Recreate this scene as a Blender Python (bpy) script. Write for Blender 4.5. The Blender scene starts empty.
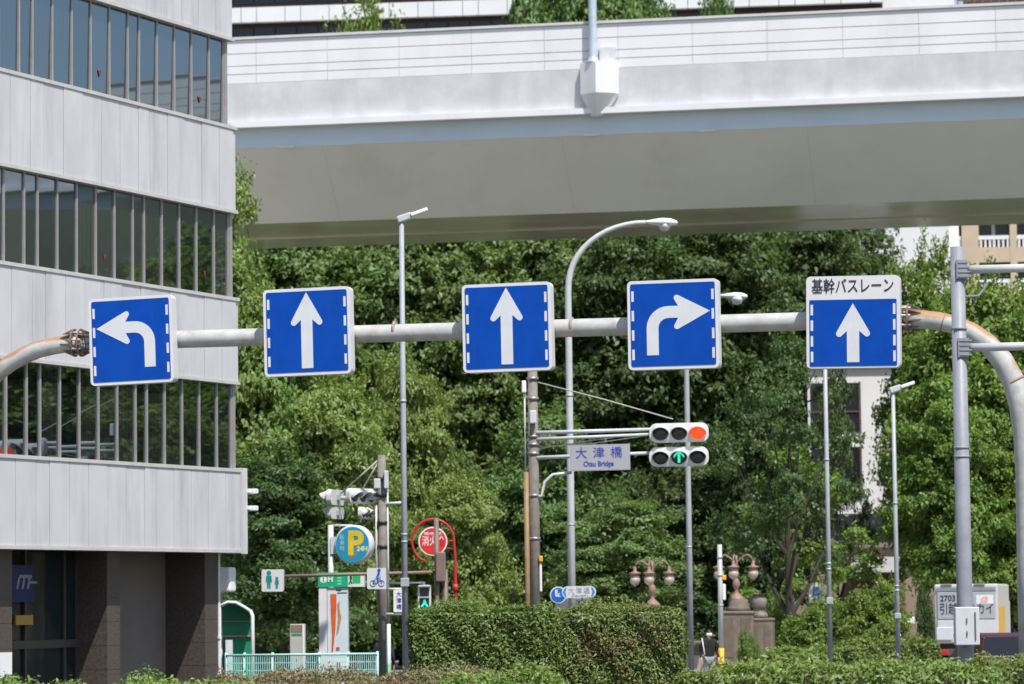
import bpy, bmesh, math, random
import numpy as np
from mathutils import Vector, Matrix

rad = math.radians
scene = bpy.context.scene
col = scene.collection
# ------------------------------------------------------------------ camera
F = 3430.0                      # focal length in pixels at 1024 wide
PITCH, ROLL = rad(4.32), 0.0115
CAMP = Vector((0, 0, 1.7))
fwd = Vector((0, math.cos(PITCH), math.sin(PITCH)))
up0 = Vector((0, -math.sin(PITCH), math.cos(PITCH)))
rt0 = Vector((1, 0, 0))
right = (rt0 * math.cos(ROLL) - up0 * math.sin(ROLL)).normalized()
upv = (up0 * math.cos(ROLL) + rt0 * math.sin(ROLL)).normalized()
cd = bpy.data.cameras.new('camera')
cam = bpy.data.objects.new('camera', cd)
col.objects.link(cam)
cd.sensor_width = 36.0
cd.lens = F * 36.0 / 1024.0
cd.clip_start = 0.5
cd.clip_end = 3000
cd.dof.use_dof = True
cd.dof.focus_distance = 54.0
cd.dof.aperture_fstop = 2.8
m3 = Matrix((right, upv, -fwd)).transposed()
cam.matrix_world = Matrix.Translation(CAMP) @ m3.to_4x4()
scene.camera = cam
# ------------------------------------------------------------------ world, sun, exposure
SUN_EL, SUN_AZ = rad(60), (0.48, -0.88)
w = bpy.data.worlds.new("World")
scene.world = w
w.use_nodes = True
nt = w.node_tree
bg = nt.nodes['Background']
sky = nt.nodes.new('ShaderNodeTexSky')
sky.sky_type = 'NISHITA'
sky.sun_disc = False
sky.sun_elevation = SUN_EL
sky.sun_rotation = math.atan2(SUN_AZ[0], SUN_AZ[1])
sky.air_density = 1.0
sky.dust_density = 1.2
sky.ozone_density = 1.0
nt.links.new(sky.outputs[0], bg.inputs[0])
bg.inputs[1].default_value = 0.125
sl = bpy.data.lights.new('sun', 'SUN')
sun = bpy.data.objects.new('sun', sl)
col.objects.link(sun)
sl.energy = 4.6
sl.angle = rad(0.53)
sl.color = (1.0, 0.955, 0.89)
h = math.hypot(*SUN_AZ)
S = Vector((SUN_AZ[0] / h * math.cos(SUN_EL), SUN_AZ[1] / h * math.cos(SUN_EL), math.sin(SUN_EL)))
sun.rotation_euler = S.to_track_quat('Z', 'Y').to_euler()
sun.location = S * 100
vs = scene.view_settings
vs.view_transform = 'Standard'
vs.look = 'None'
vs.exposure = 0.38
vs.gamma = 1.0
vs.use_curve_mapping = False
scene.cycles.max_bounces = 7
scene.cycles.caustics_reflective = False
scene.cycles.caustics_refractive = False

# ------------------------------------------------------------------ helpers
def ray(x, y):
    return fwd + right * ((x - 512.0) / F) + upv * ((342.0 - y) / F)

def W(x, y, Y):
    """the place at distance Y (along world Y) that the eye sees at picture position x, y"""
    d = ray(x, y)
    return CAMP + d * (Y / d.y)

def onplane(x, y, p0, n):
    d = ray(x, y)
    return CAMP + d * ((p0 - CAMP).dot(n) / d.dot(n))

def gz(Y):
    return 0.0 if Y < 35 else (-0.9 if Y > 100 else -0.9 * (Y - 35) / 65.0)

def px(Y):
    return Y / F

def rotz(a):
    return Matrix.Rotation(a, 4, 'Z')

class MB:
    def __init__(self):
        self.v, self.f, self.m, self.s = [], [], [], []

    def add(self, vs_, fs, mi=0, smooth=False):
        o = len(self.v)
        self.v += [tuple(q) for q in vs_]
        for q in fs:
            self.f.append(tuple(i + o for i in q))
            self.m.append(mi)
            self.s.append(smooth)
        return self

    def box(self, x0, x1, y0, y1, z0, z1, mi=0, M=None):
        vv = [Vector((x, y, z)) for z in (z0, z1) for y in (y0, y1) for x in (x0, x1)]
        if M is not None:
            vv = [M @ q for q in vv]
        return self.add(vv, [(0, 2, 3, 1), (4, 5, 7, 6), (0, 1, 5, 4), (2, 6, 7, 3), (0, 4, 6, 2), (1, 3, 7, 5)], mi)

    def rbox(self, x0, x1, y0, y1, z0, z1, r=0.02, seg=2, mi=0, M=None):
        bm = bmesh.new()
        bmesh.ops.create_cube(bm, size=1.0)
        for q in bm.verts:
            q.co = Vector(((x0 + x1) / 2 + q.co.x * (x1 - x0), (y0 + y1) / 2 + q.co.y * (y1 - y0), (z0 + z1) / 2 + q.co.z * (z1 - z0)))
        bmesh.ops.bevel(bm, geom=bm.edges[:], offset=r, segments=seg, profile=0.5, affect='EDGES')
        bm.verts.index_update()
        vv = [(M @ q.co if M is not None else q.co) for q in bm.verts]
        self.add(vv, [[q.index for q in f.verts] for f in bm.faces], mi)
        bm.free()
        return self

    def tube(self, pts, r, n=12, mi=0, caps=True, smooth=True):
        pts = [Vector(p) for p in pts]
        if not hasattr(r, '__len__'):
            r = [r] * len(pts)
        rings, vv, ff = [], [], []
        prev = None
        for i, p in enumerate(pts):
            if i == 0:
                t = pts[1] - p
            elif i == len(pts) - 1:
                t = p - pts[i - 1]
            else:
                t = (pts[i + 1] - p).normalized() + (p - pts[i - 1]).normalized()
            t.normalize()
            if prev is None:
                a = Vector((0, 0, 1)) if abs(t.z) < 0.9 else Vector((1, 0, 0))
                u = t.cross(a).normalized()
            else:
                u = (prev - t * prev.dot(t)).normalized()
            prev = u
            b = t.cross(u)
            rings.append(len(vv))
            for k in range(n):
                an = 2 * math.pi * k / n
                vv.append(p + (u * math.cos(an) + b * math.sin(an)) * r[i])
        for i in range(len(pts) - 1):
            for k in range(n):
                k2 = (k + 1) % n
                ff.append((rings[i] + k, rings[i] + k2, rings[i + 1] + k2, rings[i + 1] + k))
        self.add(vv, ff, mi, smooth)
        if caps:
            o = len(self.v) - len(vv)
            for st in (rings[0], rings[-1]):
                self.f.append(tuple(o + st + k for k in range(n)))
                self.m.append(mi)
                self.s.append(False)
        return self

    def lathe(self, prof, n=20, mi=0, c=(0, 0, 0), smooth=True, axis='Z'):
        vv, ff = [], []
        for (r, z) in prof:
            for k in range(n):
                a = 2 * math.pi * k / n
                if axis == 'Z':
                    vv.append((c[0] + r * math.cos(a), c[1] + r * math.sin(a), c[2] + z))
                elif axis == 'Y':
                    vv.append((c[0] + r * math.cos(a), c[1] + z, c[2] + r * math.sin(a)))
                else:
                    vv.append((c[0] + z, c[1] + r * math.cos(a), c[2] + r * math.sin(a)))
        for i in range(len(prof) - 1):
            for k in range(n):
                k2 = (k + 1) % n
                ff.append((i * n + k, i * n + k2, (i + 1) * n + k2, (i + 1) * n + k))
        self.add(vv, ff, mi, smooth)
        o = len(self.v) - len(vv)
        for st in (0, (len(prof) - 1) * n):
            self.f.append(tuple(o + st + k for k in range(n)))
            self.m.append(mi)
            self.s.append(False)
        return self

    def prism(self, outline, y0, y1, mi=0, M=None):
        """outline in x,z; extruded from y0 (front) to y1"""
        n = len(outline)
        vv = [Vector((x, y0, z)) for x, z in outline] + [Vector((x, y1, z)) for x, z in outline]
        if M is not None:
            vv = [M @ q for q in vv]
        ff = [tuple(range(n)), tuple(range(2 * n - 1, n - 1, -1))]
        for k in range(n):
            k2 = (k + 1) % n
            ff.append((k, k + n, k2 + n, k2))
        return self.add(vv, ff, mi)

    def build(self, name, mat=None, parent=None, label=None, fix=True):
        me = bpy.data.meshes.new(name)
        me.from_pydata(self.v, [], self.f)
        mats = mat if isinstance(mat, (list, tuple)) else [mat]
        for q in mats:
            if q is not None:
                me.materials.append(q)
        me.polygons.foreach_set('material_index', self.m)
        me.polygons.foreach_set('use_smooth', self.s)
        me.update()
        if fix:
            bm = bmesh.new()
            bm.from_mesh(me)
            bmesh.ops.recalc_face_normals(bm, faces=bm.faces[:])
            bm.to_mesh(me)
            bm.free()
        o = bpy.data.objects.new(name, me)
        col.objects.link(o)
        if parent is not None:
            o.parent = parent
        if label:
            o['label'] = label
        return o

def tag(o, label=None, cat=None, group=None, kind=None):
    if label: o['label'] = label
    if cat: o['category'] = cat
    if group: o['group'] = group
    if kind: o['kind'] = kind
    return o

def thing(name, label, cat, loc=(0, 0, 0), rz=0.0, group=None, ry=0.0, rx=0.0):
    o = bpy.data.objects.new(name, None)
    o.empty_display_size = 0.3
    col.objects.link(o)
    o.location = loc
    o.rotation_euler = (rx, ry, rz)
    return tag(o, label, cat, group)

def copy_tree(src, loc, rz, label, parent=None):
    r = src.copy()
    col.objects.link(r)
    if parent is None:
        r.location = loc
        r.rotation_euler = (0, 0, rz)
        r['label'] = label
    else:
        r.parent = parent
    for ch in list(src.children):
        copy_tree(ch, None, 0, None, r)
    return r

def text(name, s, size, mat, parent, x, y, z, width=None, depth=0.004, bold=0.0, align='CENTER', turn=None):
    cu = bpy.data.curves.new(name, 'FONT')
    cu.body = s
    cu.size = size
    cu.align_x = align
    cu.align_y = 'CENTER'
    cu.extrude = depth
    cu.offset = bold
    to = bpy.data.objects.new(name, cu)
    col.objects.link(to)
    dg = bpy.context.evaluated_depsgraph_get()
    me = bpy.data.meshes.new_from_object(to.evaluated_get(dg))
    bpy.data.objects.remove(to)
    bpy.data.curves.remove(cu)
    n = len(me.vertices)
    co = np.zeros(n * 3)
    me.vertices.foreach_get('co', co)
    co = co.reshape(-1, 3)
    k = 1.0
    if n and width:
        k = width / max(1e-6, co[:, 0].max() - co[:, 0].min())
    q = np.stack([co[:, 0] * k, -co[:, 2], co[:, 1]], 1)
    if turn is not None:
        q = np.array([list(turn @ Vector(p)) for p in q]) if n else q
    q = q + np.array([x, y, z])
    me.vertices.foreach_set('co', q.reshape(-1))
    me.update()
    me.materials.clear()
    me.materials.append(mat)
    me.name = name
    o = bpy.data.objects.new(name, me)
    col.objects.link(o)
    o.parent = parent
    return o

# ------------------------------------------------------------------ materials
_mats = {}
def M(name, c, rough=0.55, metal=0.0, var=0.12, scale=3.0, bump=0.0, streak=0.0, spec=0.4, dirt=None, dirt_amt=0.0, stretch=(1, 1, 1), coat=0.0, bscale=None):
    if name in _mats:
        return _mats[name]
    m = bpy.data.materials.new(name)
    m.use_nodes = True
    t = m.node_tree
    b = t.nodes['Principled BSDF']
    b.inputs['Roughness'].default_value = rough
    b.inputs['Metallic'].default_value = metal
    b.inputs['Specular IOR Level'].default_value = spec
    b.inputs['Coat Weight'].default_value = coat
    tc = t.nodes.new('ShaderNodeTexCoord')
    mp = t.nodes.new('ShaderNodeMapping')
    mp.inputs['Scale'].default_value = stretch
    t.links.new(tc.outputs['Object'], mp.inputs['Vector'])
    n1 = t.nodes.new('ShaderNodeTexNoise')
    n1.inputs['Scale'].default_value = scale
    n1.inputs['Detail'].default_value = 6
    n1.inputs['Roughness'].default_value = 0.62
    t.links.new(mp.outputs[0], n1.inputs['Vector'])
    mr = t.nodes.new('ShaderNodeMapRange')
    mr.inputs['From Min'].default_value = 0.3
    mr.inputs['From Max'].default_value = 0.7
    mr.inputs['To Min'].default_value = 1 - var
    mr.inputs['To Max'].default_value = 1 + var
    t.links.new(n1.outputs['Fac'], mr.inputs['Value'])
    mx = t.nodes.new('ShaderNodeMix')
    mx.data_type = 'RGBA'
    mx.blend_type = 'MULTIPLY'
    mx.inputs['Factor'].default_value = 1.0
    mx.inputs[6].default_value = (*c, 1)
    t.links.new(mr.outputs[0], mx.inputs[7])
    out = mx.outputs[2]
    if dirt is not None:
        n2 = t.nodes.new('ShaderNodeTexNoise')
        n2.inputs['Scale'].default_value = 1.0
        n2.inputs['Detail'].default_value = 8
        n2.inputs['Roughness'].default_value = 0.7
        m2 = t.nodes.new('ShaderNodeMapping')
        m2.inputs['Scale'].default_value = (scale * 0.9, scale * 0.9, scale * 0.9 * (0.12 if streak else 1))
        t.links.new(tc.outputs['Object'], m2.inputs['Vector'])
        t.links.new(m2.outputs[0], n2.inputs['Vector'])
        r2 = t.nodes.new('ShaderNodeMapRange')
        r2.inputs['From Min'].default_value = 0.5
        r2.inputs['From Max'].default_value = 0.72
        r2.inputs['To Max'].default_value = dirt_amt
        t.links.new(n2.outputs['Fac'], r2.inputs['Value'])
        x2 = t.nodes.new('ShaderNodeMix')
        x2.data_type = 'RGBA'
        t.links.new(r2.outputs[0], x2.inputs['Factor'])
        t.links.new(out, x2.inputs[6])
        x2.inputs[7].default_value = (*dirt, 1)
        out = x2.outputs[2]
    t.links.new(out, b.inputs['Base Color'])
    rr = t.nodes.new('ShaderNodeMapRange')
    rr.inputs['To Min'].default_value = max(0.03, rough - 0.08)
    rr.inputs['To Max'].default_value = min(1, rough + 0.08)
    t.links.new(n1.outputs['Fac'], rr.inputs['Value'])
    t.links.new(rr.outputs[0], b.inputs['Roughness'])
    if bump:
        n3 = t.nodes.new('ShaderNodeTexNoise')
        n3.inputs['Scale'].default_value = bscale or scale * 6
        n3.inputs['Detail'].default_value = 5
        t.links.new(tc.outputs['Object'], n3.inputs['Vector'])
        bp = t.nodes.new('ShaderNodeBump')
        bp.inputs['Strength'].default_value = bump
        bp.inputs['Distance'].default_value = 0.02
        t.links.new(n3.outputs['Fac'], bp.inputs['Height'])
        t.links.new(bp.outputs[0], b.inputs['Normal'])
    _mats[name] = m
    return m

def emit(name, c, strength):
    m = M(name, c, 0.3, var=0.02)
    b = m.node_tree.nodes['Principled BSDF']
    b.inputs['Emission Color'].default_value = (*c, 1)
    b.inputs['Emission Strength'].default_value = strength
    return m

def leafmat(name, c, var=0.35, hue=0.03, trans=0.36, brown=None, brown_amt=0.0):
    if name in _mats:
        return _mats[name]
    m = bpy.data.materials.new(name)
    m.use_nodes = True
    t = m.node_tree
    b = t.nodes['Principled BSDF']
    b.inputs['Roughness'].default_value = 0.48
    b.inputs['Specular IOR Level'].default_value = 0.35
    ge = t.nodes.new('ShaderNodeNewGeometry')
    oi = t.nodes.new('ShaderNodeObjectInfo')
    hs = t.nodes.new('ShaderNodeHueSaturation')
    hs.inputs['Color'].default_value = (*c, 1)
    v = t.nodes.new('ShaderNodeMapRange')
    v.inputs['To Min'].default_value = 1 - var
    v.inputs['To Max'].default_value = 1 + var
    t.links.new(ge.outputs['Random Per Island'], v.inputs['Value'])
    t.links.new(v.outputs[0], hs.inputs['Value'])
    ad = t.nodes.new('ShaderNodeMath')
    ad.operation = 'MULTIPLY_ADD'
    mm = t.nodes.new('ShaderNodeMath')
    mm.operation = 'FRACT'
    ml = t.nodes.new('ShaderNodeMath')
    ml.operation = 'MULTIPLY'
    ml.inputs[1].default_value = 37.7
    t.links.new(ge.outputs['Random Per Island'], ml.inputs[0])
    a2 = t.nodes.new('ShaderNodeMath')
    a2.operation = 'ADD'
    t.links.new(ml.outputs[0], a2.inputs[0])
    t.links.new(oi.outputs['Random'], a2.inputs[1])
    t.links.new(ml.outputs[0], mm.inputs[0])
    t.links.new(mm.outputs[0], ad.inputs[0])
    ad.inputs[1].default_value = hue
    # whole-plant hue shift
    ob = t.nodes.new('ShaderNodeMapRange')
    ob.inputs['To Min'].default_value = 0.5 - hue * .55
    ob.inputs['To Max'].default_value = 0.5 + hue * 0.2
    t.links.new(oi.outputs['Random'], ob.inputs['Value'])
    t.links.new(ob.outputs[0], ad.inputs[2])
    t.links.new(ad.outputs[0], hs.inputs['Hue'])
    out = hs.outputs['Color']
    if brown:
        tc = t.nodes.new('ShaderNodeTexCoord')
        n = t.nodes.new('ShaderNodeTexNoise')
        n.inputs['Scale'].default_value = 1.6
        n.inputs['Detail'].default_value = 3
        t.links.new(tc.outputs['Object'], n.inputs['Vector'])
        r = t.nodes.new('ShaderNodeMapRange')
        r.inputs['From Min'].default_value = 0.45
        r.inputs['From Max'].default_value = 0.62
        r.inputs['To Max'].default_value = brown_amt
        t.links.new(n.outputs['Fac'], r.inputs['Value'])
        gt = t.nodes.new('ShaderNodeMath')
        gt.operation = 'LESS_THAN'
        t.links.new(mm.outputs[0], gt.inputs[0])
        t.links.new(r.outputs[0], gt.inputs[1])
        x = t.nodes.new('ShaderNodeMix')
        x.data_type = 'RGBA'
        t.links.new(gt.outputs[0], x.inputs['Factor'])
        t.links.new(out, x.inputs[6])
        x.inputs[7].default_value = (*brown, 1)
        out = x.outputs[2]
    t.links.new(out, b.inputs['Base Color'])
    tr = t.nodes.new('ShaderNodeBsdfTranslucent')
    mc = t.nodes.new('ShaderNodeMix')
    mc.data_type = 'RGBA'
    mc.blend_type = 'MULTIPLY'
    mc.inputs['Factor'].default_value = 1
    t.links.new(out, mc.inputs[6])
    mc.inputs[7].default_value = (1.25, 1.3, 0.6, 1)
    t.links.new(mc.outputs[2], tr.inputs['Color'])
    ms = t.nodes.new('ShaderNodeMixShader')
    ms.inputs[0].default_value = trans
    t.links.new(b.outputs[0], ms.inputs[1])
    t.links.new(tr.outputs[0], ms.inputs[2])
    t.links.new(ms.outputs[0], t.nodes['Material Output'].inputs['Surface'])
    _mats[name] = m
    return m

def rustmat():
    m = M('gantry_paint', (0.43, 0.43, 0.42), 0.5, var=0.16, scale=4, dirt=(0.25, 0.22, 0.19), dirt_amt=0.55)
    r = bpy.data.materials.new('rusty_gantry_paint')
    r = m.copy()
    r.name = 'rusty_gantry_paint'
    t = r.node_tree
    b = t.nodes['Principled BSDF']
    src = b.inputs['Base Color'].links[0].from_socket
    ge = t.nodes.new('ShaderNodeNewGeometry')
    sp = t.nodes.new('ShaderNodeSeparateXYZ')
    t.links.new(ge.outputs['Normal'], sp.inputs[0])
    tc = t.nodes.new('ShaderNodeTexCoord')
    n = t.nodes.new('ShaderNodeTexNoise')
    n.inputs['Scale'].default_value = 2.2
    n.inputs['Detail'].default_value = 7
    t.links.new(tc.outputs['Object'], n.inputs['Vector'])
    a = t.nodes.new('ShaderNodeMath')
    a.operation = 'MULTIPLY_ADD'
    a.inputs[1].default_value = 1.6
    t.links.new(n.outputs['Fac'], a.inputs[0])
    t.links.new(sp.outputs['Z'], a.inputs[2])
    rr = t.nodes.new('ShaderNodeMapRange')
    rr.inputs['From Min'].default_value = 1.08
    rr.inputs['From Max'].default_value = 1.38
    t.links.new(a.outputs[0], rr.inputs['Value'])
    x = t.nodes.new('ShaderNodeMix')
    x.data_type = 'RGBA'
    t.links.new(rr.outputs[0], x.inputs['Factor'])
    t.links.new(src, x.inputs[6])
    x.inputs[7].default_value = (0.36, 0.20, 0.105, 1)
    t.links.new(x.outputs[2], b.inputs['Base Color'])
    return m, r

BEAM, RUSTY = rustmat()
SIGNWHITE = M('sign_white', (0.64, 0.64, 0.65), 0.4, var=0.05, scale=2, dirt=(0.45, 0.43, 0.40), dirt_amt=0.3)
SIGNBLUE = M('sign_blue', (0.0005, 0.058, 0.36), 0.48, var=0.12, scale=2.5, spec=0.15, dirt=(0.015, 0.065, 0.30), dirt_amt=0.5, streak=1)
GALV = M('galvanised_steel', (0.40, 0.42, 0.44), 0.48, 0.25, var=0.13, scale=6, dirt=(0.22, 0.22, 0.22), dirt_amt=0.4)
MIDPOLE = M('mid_grey_pole_paint', (0.36, 0.38, 0.40), 0.45, var=0.1, scale=5, dirt=(0.25, 0.25, 0.25), dirt_amt=0.3)
PALEPOLE = M('pale_pole_paint', (0.50, 0.52, 0.53), 0.45, var=0.08, scale=5, dirt=(0.35, 0.34, 0.32), dirt_amt=0.3)
GREYPOLE = M('grey_pole_paint', (0.30, 0.33, 0.36), 0.5, var=0.12, scale=5)
MASTGREY = M('mast_grey_paint', (0.235, 0.25, 0.285), 0.48, var=0.14, scale=5, dirt=(0.22, 0.22, 0.24), dirt_amt=0.5)
CONC = M('concrete_pole', (0.20, 0.18, 0.155), 0.85, var=0.2, scale=8, bump=0.2)
BROWNP = M('brown_pole_paint', (0.16, 0.115, 0.095), 0.55, var=0.15, scale=6)
RUSTPIPE = M('ochre_cable_pipe', (0.26, 0.165, 0.085), 0.6, var=0.2, scale=6)
WHITE = M('white_paint', (0.74, 0.75, 0.75), 0.4, var=0.05, scale=3)
GREYBOX = M('grey_cabinet', (0.52, 0.54, 0.57), 0.5, var=0.06, scale=4)
SIGHOUSE = M('signal_housing', (0.62, 0.62, 0.62), 0.42, var=0.08, scale=6)
VISOR = M('signal_visor', (0.55, 0.55, 0.55), 0.5, var=0.08, scale=6)
LENSOFF = M('dark_lens', (0.05, 0.047, 0.043), 0.25, var=0.3, scale=20, spec=0.5)
BLACK = M('black_rubber', (0.02, 0.02, 0.022), 0.6, var=0.2)
DARKIN = M('dark_interior', (0.018, 0.018, 0.02), 0.9)
REDLIT = emit('red_lamp', (1.0, 0.075, 0.012), 0.85)
GREENLIT = emit('green_lamp', (0.04, 0.85, 0.55), 0.6)
TXTBLACK = M('lettering_black', (0.02, 0.02, 0.025), 0.5, var=0.1)
TXTBLUE = M('lettering_blue', (0.02, 0.06, 0.35), 0.5, var=0.1)
WIRE = M('wire_grey', (0.42, 0.41, 0.37), 0.6)
BARK = M('bark', (0.040, 0.031, 0.025), 0.9, var=0.35, scale=9, bump=0.5, stretch=(1, 1, 0.3))
TWIG = M('hedge_twigs', (0.050, 0.046, 0.022), 0.95, var=0.3, scale=12)
ASPHALT = M('asphalt', (0.075, 0.074, 0.072), 0.88, var=0.18, scale=2.5, bump=0.25, bscale=60)
PAVE = M('paving', (0.38, 0.365, 0.34), 0.85, var=0.14, scale=3, bump=0.15)
KERB = M('kerb_concrete', (0.36, 0.35, 0.33), 0.85, var=0.14, scale=4)
EARTH = M('earth', (0.24, 0.215, 0.165), 0.95, var=0.3, scale=1.2, bump=0.4)
ROADW = M('road_paint', (0.70, 0.70, 0.68), 0.7, var=0.1, scale=6)

# ------------------------------------------------------------------ ground, roads
YS = [-200, 0, 20, 35, 100, 140, 300, 1500]
g = MB()
for i in range(len(YS) - 1):
    y0, y1 = YS[i], YS[i + 1]
    g.add([(-900, y0, gz(y0) - 0.13), (900, y0, gz(y0) - 0.13), (900, y1, gz(y1) - 0.13), (-900, y1, gz(y1) - 0.13)], [(0, 1, 2, 3)])
tag(g.build('ground', EARTH, fix=False), kind='structure')

def strip(name, x0, x1, ya, yb, dz, mat, shear=0.0, kind='structure', thick=None):
    """a sheet that follows the fall of the ground"""
    ys = [ya] + [y for y in YS if ya < y < yb] + [yb]
    b = MB()
    for i in range(len(ys) - 1):
        y0, y1 = ys[i], ys[i + 1]
        q = [(x0 + shear * y0, y0, gz(y0) + dz), (x1 + shear * y0, y0, gz(y0) + dz), (x1 + shear * y1, y1, gz(y1) + dz), (x0 + shear * y1, y1, gz(y1) + dz)]
        if thick:
            lo = [(a, c, d - thick) for a, c, d in q]
            ff = [(4, 5, 6, 7), (0, 4, 7, 3), (1, 2, 6, 5)]
            if i == 0: ff.append((0, 1, 5, 4))
            if i == len(ys) - 2: ff.append((3, 7, 6, 2))
            b.add(lo + q, ff)
        else:
            b.add(q, [(0, 1, 2, 3)])
    return tag(b.build(name, mat), kind=kind)

strip('road', -11.5, 11.5, -100, 128, -0.11, ASPHALT, 0.02)
cr = MB()
cr.add([(-300, 64, gz(64) - 0.10), (300, 64, gz(64) - 0.10), (300, 76, gz(76) - 0.10), (-300, 76, gz(76) - 0.10)], [(0, 1, 2, 3)])
tag(cr.build('cross_road', ASPHALT, fix=False), kind='structure')
lm = MB()
for xx in (-7.0, -3.6, 3.6, 7.0):
    for k in range(11):
        y0 = -20 + k * 8
        if 60 < y0 < 80 or 36 < y0 < 60: continue
        lm.add([(xx - .07 + .02 * y0, y0, gz(y0) - .1), (xx + .07 + .02 * y0, y0, gz(y0) - .1), (xx + .07 + .02 * (y0 + 5), y0 + 5, gz(y0 + 5) - .1), (xx - .07 + .02 * (y0 + 5), y0 + 5, gz(y0 + 5) - .1)], [(0, 1, 2, 3)])
tag(lm.build('lane_markings', ROADW, fix=False), kind='structure')
strip('pavement_beside_building', -40, -11.4, 20, 63, 0.02, PAVE, 0.0, thick=0.2)
strip('pavement_by_trees', -40, 40, 92, 128, 0.02, PAVE, 0.0, thick=0.2)
strip('planting_median', -2.4, 3.4, 46, 62, 0.03, EARTH, 0.02, thick=0.2)
strip('planting_island', -8.5, 9.5, 38, 45, 0.03, EARTH, 0.0, thick=0.2)

# ------------------------------------------------------------------ glass-banded office building on the left
FA = rad(24)
n_f = Vector((math.cos(FA), -math.sin(FA), 0))
d_f = Vector((math.sin(FA), math.cos(FA), 0))
YE = 72.5
E = W(218, 600, YE)
E.z = gz(YE)
RZ = math.atan2(-d_f.y, -d_f.x)
office = thing('office_building', 'pale panelled office block with ribbon windows standing left of the lane signs', 'building', E, RZ)

def s_of(x, y, o):
    p = onplane(x, y, E + n_f * o, n_f)
    return -(p - E).dot(d_f)

def zE(y):
    return W(238, y, YE).z - E.z

PANEL = M('facade_panel', (0.53, 0.53, 0.545), 0.5, var=0.08, scale=1.6, dirt=(0.30, 0.30, 0.30), dirt_amt=0.6, streak=1, stretch=(1, 1, 0.4))
GROOVE = M('panel_joint', (0.16, 0.16, 0.165), 0.8)
TRIM = M('facade_trim', (0.50, 0.485, 0.47), 0.45, var=0.08, scale=4)
MULL = M('window_frame_metal', (0.36, 0.34, 0.33), 0.4, 0.3, var=0.08, scale=4)
GLASS = M('tinted_glass', (0.012, 0.014, 0.016), 0.03, var=0.1, spec=0.5)
gb = GLASS.node_tree.nodes['Principled BSDF']
gb.inputs['IOR'].default_value = 3.3
for l in list(gb.inputs['Roughness'].links): GLASS.node_tree.links.remove(l)
gb.inputs['Roughness'].default_value = 0.015
gt_ = GLASS.node_tree
gb.inputs['Specular Tint'].default_value = (0.72, 0.88, 1.0, 1)
go_ = gt_.nodes.new('ShaderNodeObjectInfo')
gr_ = gt_.nodes.new('ShaderNodeValToRGB')
gr_.color_ramp.elements[0].color = (0.006, 0.007, 0.008, 1)
gr_.color_ramp.elements[0].position = .35
gr_.color_ramp.elements[1].color = (0.036, 0.036, 0.032, 1)
gt_.links.new(go_.outputs['Random'], gr_.inputs[0])
gw_ = gt_.nodes.new('ShaderNodeTexWave')
gw_.bands_direction = 'X'
gw_.inputs['Scale'].default_value = 2.2
gw_.inputs['Distortion'].default_value = 2.0
gc_ = gt_.nodes.new('ShaderNodeTexCoord')
gt_.links.new(gc_.outputs['Object'], gw_.inputs['Vector'])
gm_ = gt_.nodes.new('ShaderNodeMix')
gm_.data_type = 'RGBA'
gm_.blend_type = 'MULTIPLY'
gm_.inputs['Factor'].default_value = .4
gt_.links.new(gr_.outputs[0], gm_.inputs[6])
gt_.links.new(gw_.outputs['Color'], gm_.inputs[7])
gt_.links.new(gm_.outputs[2], gb.inputs['Base Color'])
MARK = M('rescue_marker_red', (0.17, 0.035, 0.045), 0.5)
GRANITE = M('brown_granite', (0.080, 0.065, 0.056), 0.45, var=0.35, scale=18, bscale=60)
RECESS = M('recess_wall', (0.18, 0.155, 0.135), 0.8, var=0.10, scale=2.0)

MODULE = [.62, .75, .72, .72, .72, .45] + [.72] * 5 + [.48] + [.72] * 5 + [.45] + [.72] * 5 + [.48] + [.72] * 6
LONG = sum(MODULE)
rng = random.Random(5)
DEPTH = 13.0
tiers = [  # y_bottom, y_top, x_right of the spandrels, proud of the column face
    (552, 470, 240, 0.47), (384, 299, 236, 0.42), (213, 128, 233.5, 0.40), (41, -42, 230, 0.38), (-130, -215, 228, 0.38)]
wins = [(470, 384, 231, .30), (299, 213, 228, .27), (128, 41, 223, .25), (-42, -130, 220, .25)]
core = MB()
core.box(0.6, LONG + 1, -DEPTH, -1.6, 0, zE(-215))
core.box(0.2, LONG + 1, -DEPTH, -0.05, zE(552) + 0.1, zE(-215))
core.build('core_wall', DARKIN, office)
for (yb, yt, xr, o) in tiers:
    z0, z1 = zE(yb), zE(yt)
    s0 = s_of(xr, (yb + yt) / 2, o)
    b = MB()
    ss = s0
    b.box(s0 + 0.01, LONG + s0 - .01, -0.2, o - 0.03, z0 + 0.02, z1 - 0.02, 1)
    for wd in MODULE:
        jo = rng.uniform(-.006, .006)
        b.box(ss + 0.009, ss + wd - 0.009, o - 0.1, o + jo, z0 + .05, z1 - .05, 0)
        ss += wd
    # return panel round the corner
    if yb == 552:
        b.box(s0 - 0.24, s0 - 0.004, o - .35, o + 0.05, z0 - .04, z1 + .04, 0)
    else:
        b.box(s0 - 0.12, s0 - 0.004, -DEPTH, o - 0.02, z0 + .05, z1 - .05, 0)
    sp = b.build('spandrel', [PANEL, GROOVE], office)
    t = MB()
    t.box(s0 - 0.14, LONG + s0, -0.1, o + 0.025, z0 - 0.02, z0 + 0.05)
    t.box(s0 - 0.14, LONG + s0, -0.1, o + 0.025, z1 - 0.05, z1 + 0.02)
    t.build('trim', TRIM, sp)
marks = {1: [1, 7], 2: [1, 7]}
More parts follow.
